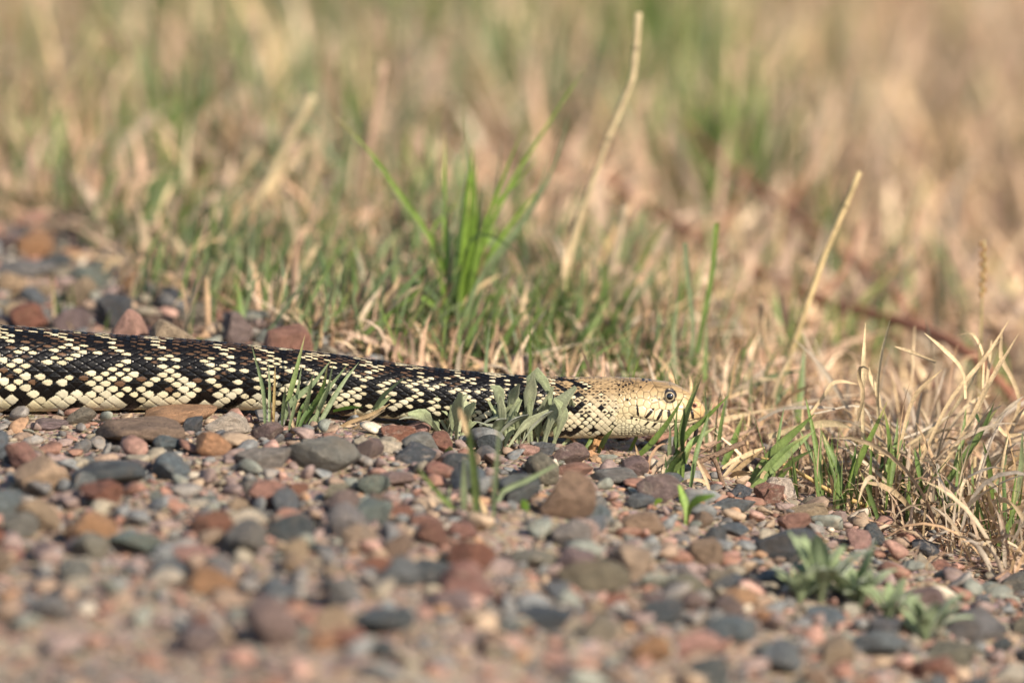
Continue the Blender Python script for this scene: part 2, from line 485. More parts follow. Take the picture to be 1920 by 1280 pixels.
    vent_h = amp*(0.6*(1-vph) + 0.35*sstep(0.0, 0.05, np.minimum(vph, 1-vph)))
    Hh = np.where(ventral, vent_h, body_h)
    # towards the neck the pattern turns to tan with dark centres
    k = sstep(1040, 1150, uc + (h1-0.5)*120 + 3.5*(bi-9) + 14*np.sin(uc*0.12+bi*1.1))
    spot = (ell < np.interp(uc, [1040, 1150], [0.85, 0.5])) & (h2 > np.interp(uc, [1040, 1170], [0.15, 0.5])) & (bi > 7)
    tw = sstep(7, 15, bi+0*uc)[..., None]
    neckc = (tan*tw+cream*1.02*(1-tw))*(0.85+0.25*h3[..., None])
    neckc = np.where(spot[..., None], np.array([0.02, 0.014, 0.01]), neckc)
    neckc = np.where((d_round > 0.86)[..., None], neckc*np.where(bi > 6, 0.35, 0.45)[..., None], neckc)
    C = np.where(((k > 0.5) & ~ventral)[..., None], neckc, C)
    # ---- head: plates from seeds placed on the surface
    hm = u_ > 1150
    ri = np.where(hm)[0]; r0 = ri[0]
    HP = P[r0:].reshape(-1, 3); HN = Nn[r0:].reshape(-1, 3); HU = U[r0:].reshape(-1)
    HV = 640 - ((HP[:, 2]-Z0)*math.cos(PITCH) + (SN_Y-np.abs(HP[:, 1]-SN_Y))*math.sin(PITCH))/MMPX     # height in the side view
    HQ = Q[r0:].reshape(-1)
    zt_f = lambda uu: smooth_interp(TOP, np.array([uu]))[0]
    def on_side(su, sv):
        t_, b_ = zt_f(su), smooth_interp(BOT, np.array([su]))[0]
        w_ = smooth_interp(HALFW, np.array([su]))[0]*MMPX
        pt, pb = at_y(su, t_, SN_Y), at_y(su, b_, SN_Y)
        ph_ = np.linspace(-1.5, 1.35, 400)
        a_, c_ = sect(ph_, 2.7)
        zz = (pt[2]+pb[2])/2+(pt[2]-pb[2])/2*c_; yy_ = SN_Y-w_*a_
        vv_ = 640-((zz-Z0)*math.cos(PITCH)+yy_*math.sin(PITCH))/MMPX
        ph_s = np.interp(sv, vv_[::-1], ph_[::-1])
        return np.array([pt[0], np.interp(ph_s, ph_, yy_), np.interp(ph_s, ph_, zz)])
    seeds, kind = [], []
    def mouth_v(uu): return np.interp(uu, [1150, 1178, 1195, 1215, 1240, 1265, 1292, 1312, 1330], [782, 780, 782, 787, 791, 791.5, 789, 784, 780])
    face = [  # u, v, kind: l upper lip, i lower lip, p plate, r snout, t temple
        (1184, 767, 'l'), (1203, 768, 'l'), (1218, 773, 'l'), (1233, 776, 'l'), (1247, 778, 'l'), (1261, 778, 'l'), (1274, 778, 'l'), (1287, 777, 'l'), (1303, 778, 'l'),
        (1190, 790, 'i'), (1204, 794, 'i'), (1218, 797, 'i'), (1231, 798, 'i'), (1244, 798, 'i'), (1257, 797.5, 'i'), (1270, 796, 'i'), (1282, 793.5, 'i'), (1296, 791, 'i'),
        (1255, 743, 'e'), (1243, 757, 'p'), (1254, 759, 'p'), (1266, 756, 'p'), (1238, 741, 'p'), (1241, 730, 'p'), (1272, 742, 'p'), (1275, 757, 'p'), (1286, 752, 'p'),
        (1297, 757, 'p'), (1308, 757, 'p'), (1317, 768, 'r'), (1309, 770, 'p'), (1291, 742, 'p'),
        (1223, 750, 't'), (1226, 761, 't'), (1213, 757, 't'), (1200, 752, 't'), (1186, 752, 't'), (1212, 741, 't'), (1225, 737, 't'), (1199, 739, 't'), (1188, 742, 't'),
        (1176, 757, 't'), (1172, 768, 't'), (1176, 745, 't')]
    for a, b, kd in face: seeds.append(on_side(a, b)); kind.append(kd)
    # crown plates along the top
    for a, yy, kd in ((1205, 12, 'c'), (1212, 34, 'c'), (1238, 0, 'c'), (1242, 24, 'c'), (1270, 12, 'c'), (1288, 10, 'c'), (1303, 8, 'c')):
        w_ = smooth_interp(HALFW, np.array([a]))[0]
        f = yy/w_
        t_, b_ = zt_f(a), smooth_interp(BOT, np.array([a]))[0]
        hh = (b_-t_)/2
        p = at_y(a, (t_+b_)/2 - hh*math.sqrt(max(0, 1-f*f)), SN_Y); p[1] = SN_Y - yy*MMPX
        seeds.append(p); kind.append(kd)
    r_ = random.Random(5)
    # small scales behind the eye and under the chin
    lat = []
    uu = 1118.0; row = 0
    while uu < 1200:
        step = 11.5
        vv = 700 + (row % 2)*5.0
        while vv < 830:
            t_, b_ = zt_f(uu), smooth_interp(BOT, np.array([uu]))[0]
            if t_+0.5 < vv < b_-0.5: lat.append((uu+r_.uniform(-.7, .7), vv+r_.uniform(-.6, .6)))
            vv += 10.0
        uu += 7.2; row += 1
    uu = 1160.0; row = 0
    while uu < 1300:
        vv = 790 + (row % 2)*3.8
        while vv < 822:
            t_, b_ = zt_f(uu), smooth_interp(BOT, np.array([uu]))[0]
            if mouth_v(uu)+14 < vv < b_-0.3: lat.append((uu, vv))
            vv += 7.6
        uu += 7.0; row += 1
    fa = np.array([(a, b) for a, b, _ in face])
    for a, b in lat:
        if a > 1168 and np.min(np.hypot(fa[:, 0]-a, (fa[:, 1]-b))) < 10.5: continue
        if a > 1190 and b < 735: continue
        if a > 1228 and b < mouth_v(a)+9: continue
        seeds.append(on_side(a, b)); kind.append('s')
    # top-of-neck scales that the side lattice misses, and the far belly line
    for a in np.arange(1120, 1200, 11.0):
        for yy in (0, 14, 27):
            w_ = smooth_interp(HALFW, np.array([a]))[0]; f = min(yy/w_, 0.95)
            t_, b_ = zt_f(a), smooth_interp(BOT, np.array([a]))[0]
            p = at_y(a+(yy % 2)*5, (t_+b_)/2-(b_-t_)/2*math.sqrt(1-f*f), SN_Y); p[1] = SN_Y-yy*MMPX
            seeds.append(p); kind.append('s')
    S = np.array(seeds); K = np.array(kind)
    Pm = HP.copy(); Pm[:, 1] = SN_Y-np.abs(Pm[:, 1]-SN_Y)
    d1 = np.full(len(Pm), 9.0); d2 = np.full(len(Pm), 9.0); i1 = np.zeros(len(Pm), int)
    wgt = np.array([{'l': 1.0, 'e': 1.0}.get(k_, 1.0) for k_ in kind])
    for s_i in range(len(S)):
        dd = np.linalg.norm((Pm-S[s_i])*np.array([1, 0.8, 1]), axis=1)*wgt[s_i]
        m = dd < d1
        d2 = np.where(m, d1, np.minimum(d2, dd)); i1 = np.where(m, s_i, i1); d1 = np.where(m, dd, d1)
    gap = (d2-d1)/MMPX                                       # px from the seam (about twice)
    kk = K[i1]; hs = hsh(i1, i1*0.37)
    seam = 1-sstep(0.4, 2.0, gap)
    mv = mouth_v(HU)
    vrel = (HV-710)/(815-710)
    tan_h = np.array([0.31, 0.205, 0.10]); crm_h = np.array([0.60, 0.485, 0.285]); chin = np.array([0.62, 0.555, 0.37])
    w1 = sstep(0.10, 0.55, vrel)[:, None]; w2 = sstep(0.62, 0.85, vrel)[:, None]
    hc = tan_h*(1-w1)+crm_h*w1; hc = hc*(1-w2)+chin*w2
    snout = sstep(1268, 1312, HU)[:, None]*(1-w2)
    hc = hc*(1-0.75*snout)+np.array([0.46, 0.27, 0.11])*0.75*snout
    hc = hc*(0.88+0.22*hs[:, None])
    dark = np.array([0.018, 0.013, 0.010])
    # seams: brown lines, black bars between the lip plates
    barl = (kk == 'l') | (kk == 'i')
    sd = np.where(kk == 's', 0.55, np.where(kk == 'c', 0.45, 0.62))
    hc = hc*(1-(seam*sd)[:, None])
    upper_lip = (HV > mv-24) & (HV < mv-1) & (HU > 1190) & (HU < 1300)
    # which lip seam: between two neighbouring lip seeds
    lipu = np.array([1195, 1217, 1236, 1254, 1282, 1297]); slant = np.array([0.1, -0.75, -0.5, 0.1, -0.15, 0.2])
    bar = np.zeros(len(HU), bool)
    for lu, sl_, wd in zip(lipu, slant, [2.6, 3.9, 3.7, 4.3, 3.2, 3.2]):
        vmid = mv-13
        lim = (HV > mv-24) & (HV < mv-2.5)
        taper = wd*(0.55+0.45*np.sin(np.clip((HV-(mv-24))/22, 0, 1)*math.pi))
        bar |= lim & (np.abs(HU-(lu+sl_*(HV-vmid))) < taper*0.85)
    for lu, wd in zip([1213, 1227, 1247, 1262], [2.0, 2.3, 2.1, 1.8]):
        bar |= (HV > mv+2) & (HV < mv+12) & (np.abs(HU-(lu-0.9*(HV-mv-6))) < wd)
    hc[bar] = dark
    # flecks
    for (a, b, r) in ((1176, 749, 2.6), (1222, 750, 1.7), (1187, 733, 2.0), (1201, 726, 2.4), (1173, 722, 2.6), (1160, 722, 2.4), (1168, 735, 1.9), (1150, 716, 2.2), (1154, 758, 2.2), (1184, 783, 2.8), (1193, 786, 2.2),
                      (1236, 748, 1.8), (1228, 742, 1.5), (1206, 713, 3.0), (1212, 716, 2.0), (1218, 712.5, 2.5), (1186, 718, 2.0), (1178, 730, 1.8), (1190, 745, 1.4)):
        hc[np.hypot(HU-a, (HV-b)*1.2) < r*1.05] = dark
    ns = (kk == 's') & (HU < 1186) & (HV < 752) & (hsh(i1, i1*1.7, 2.0) > np.interp(HU, [1120, 1190], [0.25, 0.75]))
    hc[ns & (d1/MMPX < 2.6)] = dark
    # lower black patches running on to the neck side
    mouth = np.exp(-((HV-mv)/1.1)**2)*sstep(1176, 1184, HU)
    hc = hc*(1-0.92*mouth[:, None])+dark*0.92*mouth[:, None]
    er = np.hypot(HU-1255, HV-743)
    ring = (er > 9.5) & (er < 13.2)
    hc[ring & (hsh(np.floor(np.arctan2(HV-743, HU-1255)*4), 1.0) > 0.25)] = dark*1.5
    nos = np.hypot((HU-1302), (HV-760)*1.1)
    hc[nos < 3.6] = np.array([0.035, 0.012, 0.008])
    hc[(nos >= 3.6) & (nos < 5.6)] = np.array([0.24, 0.105, 0.05])
    hb = 0.00022*sstep(0.0, 3.2, gap) - 0.00030*np.exp(-((HV-mv)/1.6)**2)*sstep(1176, 1184, HU)
    hb = hb + 0.00040*np.exp(-((er-12.8)/2.4)**2) - 0.0012*(er < 11)*(1-er/11) - 0.0008*np.exp(-(nos/3.2)**2)
    hb = hb + 0.0006*np.exp(-((HV-(mv-9))/9)**2)*sstep(1182, 1200, HU)*sstep(1312, 1290, HU)     # full lip
    hb = hb - 0.0009*np.exp(-((HV-752)/7.0)**2)*sstep(1262, 1276, HU)*sstep(1304, 1290, HU)       # hollow before the eye
    hb = hb + 0.0007*np.exp(-(((HU-1253)/16)**2+((HV-727)/6)**2))                                  # brow ridge
    far = HP[:, 1] > SN_Y+0.004
    edgefade = 1-sstep(1316, 1322, HU)
    bl = sstep(1152, 1168, HU)
    C2 = C[r0:].reshape(-1, 3); Hh2 = Hh[r0:].reshape(-1)
    pick = (bl > hsh(np.floor(HU/6), np.floor(HV/9), 1.0)*0.999) | (bl >= 1)
    nv = ventral[r0:].reshape(-1) & (HU < 1165)
    useh = pick & ~(nv & (HU < 1160))
    C[r0:] = np.where(useh[:, None], hc, C2).reshape(C[r0:].shape)
    Hh[r0:] = (Hh2*(1-bl)+hb*bl*edgefade).reshape(Hh[r0:].shape)
    P2 = P + Nn*Hh[..., None]
    # mesh
    V = P2.reshape(-1, 3); CC = C.reshape(-1, 3)
    i = np.arange(nr-1)[:, None]*nq + np.arange(nq)[None, :]
    i2 = np.arange(nr-1)[:, None]*nq + (np.arange(nq)[None, :]+1) % nq
    F = np.stack([i, i2, i2+nq, i+nq], -1).reshape(-1, 4)
    tipc = P2[-1].mean(0)+np.array([0.0001, 0, 0]); tailc = P2[0].mean(0)
    V = np.vstack([V, tipc, tailc]); CC = np.vstack([CC, C[-1].mean(0), C[0].mean(0)])
    nV = len(V)
    last = (nr-1)*nq
    capF = [(last+a, last+(a+1) % nq, nV-2, nV-2) for a in range(nq)]
    me = mesh_np('snake_body', V, F, CC)
    # close the two ends with fans
    bm_ = bmesh.new(); bm_.from_mesh(me); bm_.verts.ensure_lookup_table()
    for a in range(nq):
        bm_.faces.new((bm_.verts[last+a], bm_.verts[last+(a+1) % nq], bm_.verts[nV-2])).smooth = True
        bm_.faces.new((bm_.verts[(a+1) % nq], bm_.verts[a], bm_.verts[nV-1])).smooth = True
    bmesh.ops.recalc_face_normals(bm_, faces=bm_.faces)
    bm_.to_mesh(me); bm_.free()
    base = Vector((0.0, SN_Y, float(H(0.0, SN_Y))))
    root = empty('snake', base)
    tag(root, 'black, brown and cream patterned snake stretched across the gravel with tan head raised', 'snake')
    body = link('body', me, M_SKIN, root); body.location = -base
    # eyes
    for s in (1, -1):
        c = on_side(1255, 743)
        n = nrm(np.array([0.14, -0.96, 0.22]))
        rad = 11.2*MMPX
        R3 = rad*1.18
        cen = c - n*(R3*0.52)
        seg, rings = 40, 18
        n_ = nrm(n); e1 = nrm(np.cross(n_, [0, 0, 1.0])); e2 = np.cross(n_, e1)
        vs, cs, fs = [cen+n_*R3], [(0.01, 0.01, 0.01)], []
        for k_ in range(1, rings+1):
            an = k_/rings*math.radians(88)
            for m_ in range(seg):
                f_ = m_/seg*2*math.pi
                vs.append(cen + n_*(R3*math.cos(an)) + (e1*math.cos(f_)+e2*math.sin(f_))*R3*math.sin(an))
                rr = math.sin(an)*R3/rad
                if rr < 0.60: cc_ = (0.30, 0.235, 0.14)
                elif rr < 0.74: cc_ = (0.50, 0.40, 0.25) if abs(math.sin(f_)) > 0.35 else (0.30, 0.24, 0.17)
                elif rr < 0.84: cc_ = (0.19, 0.145, 0.09)
                else: cc_ = (0.02, 0.016, 0.013)
                cs.append(cc_)
        for m_ in range(seg): fs.append((0, 1+m_, 1+(m_+1) % seg))
        for k_ in range(rings-1):
            for m_ in range(seg):
                a0 = 1+k_*seg+m_; a1_ = 1+k_*seg+(m_+1) % seg
                fs.append((a0, a0+seg, a1_+seg, a1_))
        vs = np.array(vs)
        pv = [cen+n_*(R3+0.00009)]; pf = []
        for k_ in range(1, 7):
            an = k_/6*math.asin(0.56*rad/R3)
            rr3 = R3+0.00009 - (0.00007 if k_ == 6 else 0)
            for m_ in range(seg):
                f_ = m_/seg*2*math.pi
                pv.append(cen+n_*(rr3*math.cos(an))+(e1*math.cos(f_)+e2*math.sin(f_))*rr3*math.sin(an))
        for m_ in range(seg): pf.append((0, 1+m_, 1+(m_+1) % seg))
        for k_ in range(5):
            for m_ in range(seg):
                a0 = 1+k_*seg+m_; a1_ = 1+k_*seg+(m_+1) % seg
                pf.append((a0, a0+seg, a1_+seg, a1_))
        pv = np.array(pv)
        if s < 0: vs[:, 1] = 2*SN_Y-vs[:, 1]; pv[:, 1] = 2*SN_Y-pv[:, 1]
        b0 = np.array(base)
        em = bpy.data.meshes.new('eye'); em.from_pydata([tuple(v) for v in vs-b0], [], fs)
        ca = em.color_attributes.new('Col', 'FLOAT_COLOR', 'POINT')
        ca.data.foreach_set('color', np.c_[np.array(cs), np.ones(len(cs))].astype(np.float32).ravel())
        for p_ in em.polygons: p_.use_smooth = True
        eo = link('eye', em, M_EYE, root)
        pm_ = bpy.data.meshes.new('pupil'); pm_.from_pydata([tuple(v) for v in pv-b0], [], pf)
        for p_ in pm_.polygons: p_.use_smooth = True
        link('pupil', pm_, M_PUPIL, eo)
    return root
SNAKE = snake()

# ------------------------------------------------------------------ blade, stalk and leaf builders
VIEW = -FWD
def catmull(P, n):
    P = np.asarray(P, float)
    if len(P) == 2: P = np.array([P[0], (P[0]+P[1])/2, P[1]])
    seg = np.linalg.norm(np.diff(P, axis=0), axis=1); t = np.concatenate([[0], np.cumsum(seg)]); t /= t[-1]
    m = np.gradient(P, t, axis=0)
    s = np.linspace(0, 1, n)
    i = np.clip(np.searchsorted(t, s)-1, 0, len(t)-2)
    h = (t[i+1]-t[i])[:, None]; x = ((s-t[i])[:, None])/h
    return (2*x**3-3*x**2+1)*P[i]+(x**3-2*x**2+x)*h*m[i]+(-2*x**3+3*x**2)*P[i+1]+(x**3-x**2)*h*m[i+1], s
def profile(kind, s):
    if kind == 'grass': return np.clip(np.minimum(0.62+1.2*s, 1)*np.clip((1-s)/0.48, 0, 1)**0.72, 0.03, 1)
    if kind == 'cut': return np.clip(0.75+0.4*s, 0, 1)*np.ones_like(s)
    if kind == 'straw': return np.clip(0.7+0.5*s, 0, 1)*np.clip((1.02-s)/0.3, 0, 1)**0.7
    if kind == 'leaf': return 0.22+0.78*np.exp(-((s-0.66)/0.27)**2)*np.clip((1-s)/0.16, 0.05, 1)**0.6
    return np.ones_like(s)
def strip_mesh(name, path, width, prof, col0, col1, face, origin, n=8, fold=0.22, twist=0.0, tip=None):
    P, s = catmull(path, n)
    T = nrm(np.gradient(P, axis=0))
    w = width*profile(prof, s)
    fd = nrm(np.asarray(face, float))
    side = nrm(np.cross(T, fd[None, :]))
    nor = nrm(np.cross(side, T))
    if twist:
        a = (twist*s)[:, None]
        side, nor = side*np.cos(a)+nor*np.sin(a), nor*np.cos(a)-side*np.sin(a)
    Lv = P-side*w[:, None]/2+nor*(fold*w)[:, None]; Rv = P+side*w[:, None]/2+nor*(fold*w)[:, None]
    V = np.stack([Lv, P, Rv], 1).reshape(-1, 3)-np.asarray(origin)
    k = np.arange(n-1)*3
    F = np.vstack([np.stack([k, k+1, k+4, k+3], 1), np.stack([k+1, k+2, k+5, k+4], 1)])
    c = np.asarray(col0)[None, :]*(1-s[:, None])+np.asarray(col1)[None, :]*s[:, None]
    if tip is not None:
        f = sstep(0.78, 0.98, s)[:, None]; c = c*(1-f)+np.asarray(tip)[None, :]*f
    Cc = np.repeat(c, 3, 0)
    Cc[1::3] *= 1.12
    if prof == 'leaf':                                     # five points across: rolled edges, wavy outline, pale midrib
        ph = abs(P[0, 0]*7919) % 6.28
        wv = 1+0.10*np.sin(s*17+ph)
        cs = [(-1.0, 0.10), (-0.55, 0.30), (0.0, 0.0), (0.55, 0.30), (1.0, 0.10)]
        V = np.stack([P+side*(q*0.5*w*wv)[:, None]+nor*(z_*0.75*w)[:, None] for q, z_ in cs], 1).reshape(-1, 3)-np.asarray(origin)
        k = np.arange(n-1)*5
        F = np.vstack([np.stack([k+m, k+m+1, k+m+6, k+m+5], 1) for m in range(4)])
        Cc = np.repeat(c, 5, 0); Cc[2::5] *= 1.45; Cc[0::5] *= 1.15; Cc[4::5] *= 1.15
    return mesh_np(name, V, F, Cc)
def tube_mesh(name, path, radii, col, origin, n=10, sides=7, flat=1.0, rough=0.0, seed=1, straight=False):
    P, s = poly(path, n) if straight else catmull(path, n)
    n = len(P)
    T = nrm(np.gradient(P, axis=0))
    ref = np.array([0.3, -0.9, 0.2]); e1 = nrm(np.cross(T, ref)); e2 = np.cross(T, e1)
    r = np.interp(s, np.linspace(0, 1, len(radii)), radii)
    rr = np.random.default_rng(seed)
    a = np.arange(sides)/sides*2*math.pi
    jit = 1+rough*rr.normal(size=(n, sides))
    V = P[:, None]+(e1[:, None]*np.cos(a)[None, :, None]*flat+e2[:, None]*np.sin(a)[None, :, None])*(r[:, None]*jit)[..., None]
    V = V.reshape(-1, 3)-np.asarray(origin)
    i = np.arange(n-1)[:, None]*sides+np.arange(sides)[None, :]; j = np.arange(n-1)[:, None]*sides+(np.arange(sides)[None, :]+1) % sides
    F = np.stack([i, j, j+sides, i+sides], -1).reshape(-1, 4)
    e = (n-1)*sides
    caps = []
    for b in (0, e):
        for q in range(1, sides-2, 2): caps.append((b, b+q, b+q+1, b+q+2))
    F = np.vstack([F, np.array(caps)])
    Cc = np.repeat(np.asarray(col)[None, :], len(V), 0)*(1+0.12*rr.normal(size=(len(V), 1)))
    return mesh_np(name, V, F, np.clip(Cc, 0, 1))
def poly(P, n):
    P = np.asarray(P, float)
    t = np.concatenate([[0], np.cumsum(np.linalg.norm(np.diff(P, axis=0), axis=1))]); t /= t[-1]
    s = np.unique(np.concatenate([np.linspace(0, 1, n), t])); s = s[np.concatenate([[True], np.diff(s) > 1e-4])]
    return np.stack([np.interp(s, t, P[:, k]) for k in range(3)], 1), s
def px_path(pts, Y=None, lean=0.0):
    if Y is None:
        b = gp(*pts[0]); Y = b[1]
    n = len(pts)
    return np.array([at_y(u, v, Y+lean*i/(n-1)) for i, (u, v) in enumerate(pts)])
def pxw(w, Y): return w*MMPX*(1+Y/DIST)

GREEN = [(0.13, 0.19, 0.05), (0.15, 0.215, 0.05), (0.115, 0.18, 0.06), (0.175, 0.23, 0.08)]
SAGE = [(0.20, 0.245, 0.125), (0.175, 0.225, 0.11), (0.22, 0.26, 0.14)]
DRY = [(0.50, 0.365, 0.20), (0.44, 0.30, 0.165), (0.40, 0.33, 0.245), (0.56, 0.43, 0.26), (0.42, 0.265, 0.165), (0.34, 0.25, 0.17)]
TIPC = (0.45, 0.35, 0.17)
def rc(pal, r):
    c = np.array(r.choice(pal)); return c*r.uniform(0.82, 1.18)

def px_tuft(name, label, cat, base, blades, group=None, seed=1, part='blade', mat_dry=M_DRY, mat_green=M_GRASS, yj=0.012, n=9):
    """blades: (points in photo pixels, width px, colour key, profile, Y or None)"""
    r = random.Random(seed)
    b = gp(*base)
    root = empty(name, b); tag(root, label, cat, group)
    for (pts, w, ck, prof, Y) in blades:
        Yb = (b[1]+r.uniform(-yj, yj)) if Y is None else b[1]+Y
        p = px_path(pts, Yb, r.uniform(-0.02, 0.02))
        p[0, 2] = min(p[0, 2], float(H(p[0, 0], p[0, 1]))-0.001) if ck != 'float' and pts[0][1] >= base[1]-25 else p[0, 2]
        pal = {'g': GREEN, 's': SAGE, 'd': DRY, 'b': [(0.16, 0.26, 0.035), (0.19, 0.29, 0.05)], 'k': [(0.06, 0.10, 0.03)], 'y': [(0.55, 0.40, 0.17)],
               'f': [(0.245, 0.275, 0.15), (0.215, 0.25, 0.135), (0.275, 0.295, 0.18)]}[ck]
        c0 = rc(pal, r); c1 = rc(pal, r)
        tip = TIPC if ck in 'gb' and r.random() < 0.45 else None
        face = nrm(VIEW+np.array([r.uniform(-0.45, 0.45), 0, r.uniform(-0.2, 0.3)]))
        me = strip_mesh(part, p, pxw(w*(1.45 if prof == 'leaf' else 1.1 if w < 12 else 0.95), Yb), prof, c0*(1.1 if ck != 'd' else 1), c1, face, b, n=n, fold=r.uniform(0.12, 0.3) if prof != 'leaf' else 0.16, twist=r.uniform(-0.5, 0.5), tip=tip)
        link(part, me, mat_dry if ck in 'dy' else (M_FUZZ if ck == 'f' else mat_green), root)
    if 'f' in [q[2] for q in blades]:
        for k in range(9):
            az = k*2.4+r.uniform(-0.4, 0.4); L = r.uniform(0.014, 0.026)
            p = arch(b+np.array([r.uniform(-0.008, 0.008), r.uniform(-0.004, 0.008), -0.001]), az, r.uniform(0.15, 0.8), r.uniform(0.1, 1.3), L, 7)
            c = rc([(0.245, 0.275, 0.15), (0.215, 0.25, 0.135), (0.275, 0.295, 0.18)], r)
            link(part, strip_mesh(part, p, L*0.24, 'leaf', c, c*0.95, (math.cos(az+math.pi), math.sin(az+math.pi), 0.7), b, n=9, fold=0.18, twist=r.uniform(-0.5, 0.5)), M_FUZZ, root)
    return root

def arch(base, az, lean, curl, length, n=6):
    s = np.linspace(0, 1, n); a = lean+curl*s**1.5
    d = np.stack([np.sin(a)*math.cos(az), np.sin(a)*math.sin(az), np.cos(a)], 1)
    st = np.vstack([[0, 0, 0], (d[1:]+d[:-1])/2*length/(n-1)])
    return np.asarray(base)+np.cumsum(st, 0)
def grow_tuft(name, label, cat, x, y, n, l0, l1, wid, dry_share, group=None, seed=1, spread=0.012, curl=1.0, lean=0.5, pal=GREEN, part='blade', lean_az=None):
    r = random.Random(seed)
    z = float(H(x, y)); b = np.array([x, y, z])
    root = empty(name, b); tag(root, label, cat, group)
    for _ in range(n):
        bx, by = x+r.gauss(0, spread), y+r.gauss(0, spread)
        bz = float(H(bx, by))-0.002
        az = r.uniform(0, 6.28) if lean_az is None else r.gauss(lean_az, 0.9)
        L = r.uniform(l0, l1)
        dry = r.random() < dry_share
        cu = r.uniform(0, 1)*curl*(1.6 if dry else 0.8)
        if dry: L *= r.uniform(0.6, 1.05)
        p = arch((bx, by, bz), az, abs(r.gauss(0, lean)), cu, L, 6)
        if dry: p[1:, 2] = np.maximum(p[1:, 2], H(p[1:, 0], p[1:, 1])+0.001)
        c0 = rc(DRY if dry else pal, r); c1 = rc(DRY if dry else pal, r)
        a2 = az+r.uniform(-1.0, 1.0)
        face = np.array([math.cos(a2), math.sin(a2), 0.25])
        me = strip_mesh(part, p, wid*r.uniform(0.6, 1.25), 'straw' if dry else 'grass', c0, c1, face, b, n=7, twist=r.uniform(-1.2, 1.2) if dry else r.uniform(-0.4, 0.4), tip=TIPC if not dry and r.random() < 0.35 else None)
        link(part, me, M_DRY if dry else M_GRASS, root)
    return root

# tongue, hanging from the gap at the front of the lips
def tongue():
    pts = [(1291, 788), (1299, 792), (1305, 801), (1304, 815), (1297, 828), (1288, 838)]
    p = np.array([at_y(u, v, SN_Y-0.001) for u, v in pts])
    b = np.array(SNAKE.location)
    t = link('tongue', tube_mesh('tongue', p, [0.0011, 0.0013, 0.0013, 0.0012, 0.0011, 0.0009], (0.5, 0.5, 0.5), b, 16, 8, 0.75), M_TONGUE, SNAKE)
    for sy in (-1, 1):
        q = np.array([p[-1], p[-1]+np.array([-0.0015, sy*0.0012, -0.002]), p[-1]+np.array([-0.004, sy*0.003, -0.003])])
        link('fork_tip', tube_mesh('fork_tip', q, [0.0007, 0.0005, 0.00015], (0.5, 0.5, 0.5), b, 6, 6), M_TONGUE, t)
tongue()

# ------------------------------------------------------------------ stones
def ico(sub):
    bm = bmesh.new(); bmesh.ops.create_icosphere(bm, subdivisions=sub, radius=1.0)
    bm.verts.ensure_lookup_table()
    v = np.array([tuple(q.co) for q in bm.verts]); f = np.array([[q.index for q in t.verts] for t in bm.faces]); bm.free()
    return v, f
I4, I2, I1 = ico(4), ico(2), ico(1)
def stone_shape(base, seed, planes, dmin, rough):
    v, f = base; v = v.copy(); r = np.random.default_rng(seed)
    for _ in range(planes):
        n = nrm(r.normal(size=3)); d = r.uniform(dmin, 0.92)
        o = v@n-d
        v -= np.where(o > 0, o, 0)[:, None]*n*0.93
    v = v*(1+rough*snoise(v, seed+1, 1.6, 4)[:, None])
    v /= np.abs(v).max(0)                                  # fills a box of half-size 1
    return v, f
SHAPES = {}
for key, (pl, dm, ro) in {'round': (9, 0.56, 0.055), 'block': (12, 0.44, 0.045), 'jag': (16, 0.36, 0.07), 'slab': (11, 0.48, 0.05)}.items():
    SHAPES[key] = []
    for k in range(7):
        v, f = stone_shape(I4, hash((key == 'round', key == 'block', key == 'jag', k)) % 9999 + k*31, pl, dm, ro)
        for mk, mm in M_STONE.items():
            pass
        SHAPES[key].append((v, f))
_mesh_cache = {}
def stone_mesh(key, k, mk):
    if (key, k, mk) not in _mesh_cache:
        v, f = SHAPES[key][k]
        me = mesh_np('stone_'+key, v, f); me.materials.append(M_STONE[mk])
        _mesh_cache[(key, k, mk)] = me
    return _mesh_cache[(key, k, mk)]
PAL = {  # real stone colours
    'bluegrey': (0.165, 0.185, 0.19), 'slate': (0.095, 0.105, 0.112), 'grey': (0.235, 0.22, 0.20), 'rust': (0.27, 0.125, 0.085),
    'brick': (0.36, 0.19, 0.145), 'pink': (0.46, 0.27, 0.215), 'orange': (0.46, 0.26, 0.14), 'tan': (0.43, 0.31, 0.205),
    'cream': (0.62, 0.54, 0.42), 'olive': (0.255, 0.225, 0.165), 'mauve': (0.245, 0.175, 0.16), 'brown': (0.29, 0.20, 0.14), 'green': (0.20, 0.225, 0.19)}
PALN = {'bluegrey': 'blue-grey', 'slate': 'dark slate', 'grey': 'plain grey', 'rust': 'rust-red', 'brick': 'brick-red', 'pink': 'dusty pink', 'orange': 'orange',
        'tan': 'tan', 'cream': 'creamy white', 'olive': 'olive-grey', 'mauve': 'purple-brown', 'brown': 'brown', 'green': 'grey-green'}
PLACED = []                                                # x, y, radius
def put_stone(x, y, w, d, h, sink, colour, shape, mk, rot, label, group, tilt=(0, 0), k=None, sq=1.0):
    r = random.Random(int(abs(x*1e6)+abs(y*1e5)))
    o = bpy.data.objects.new('stone', stone_mesh(shape, r.randrange(7) if k is None else k, mk))
    COL.objects.link(o)
    o.scale = (w/2, d/2, h/2)
    o.location = (x, y, float(H(x, y))+h/2-sink)
    o.rotation_euler = (tilt[0], tilt[1], rot)
    c = np.array(PAL[colour])*r.uniform(0.80, 1.06)
    c = c*np.array([r.uniform(0.94, 1.06), 1.0, r.uniform(0.94, 1.06)])
    o.color = (*c, 1)
    tag(o, label, 'stone', group)
    PLACED.append((x, y, max(w, d)/2))
    return o
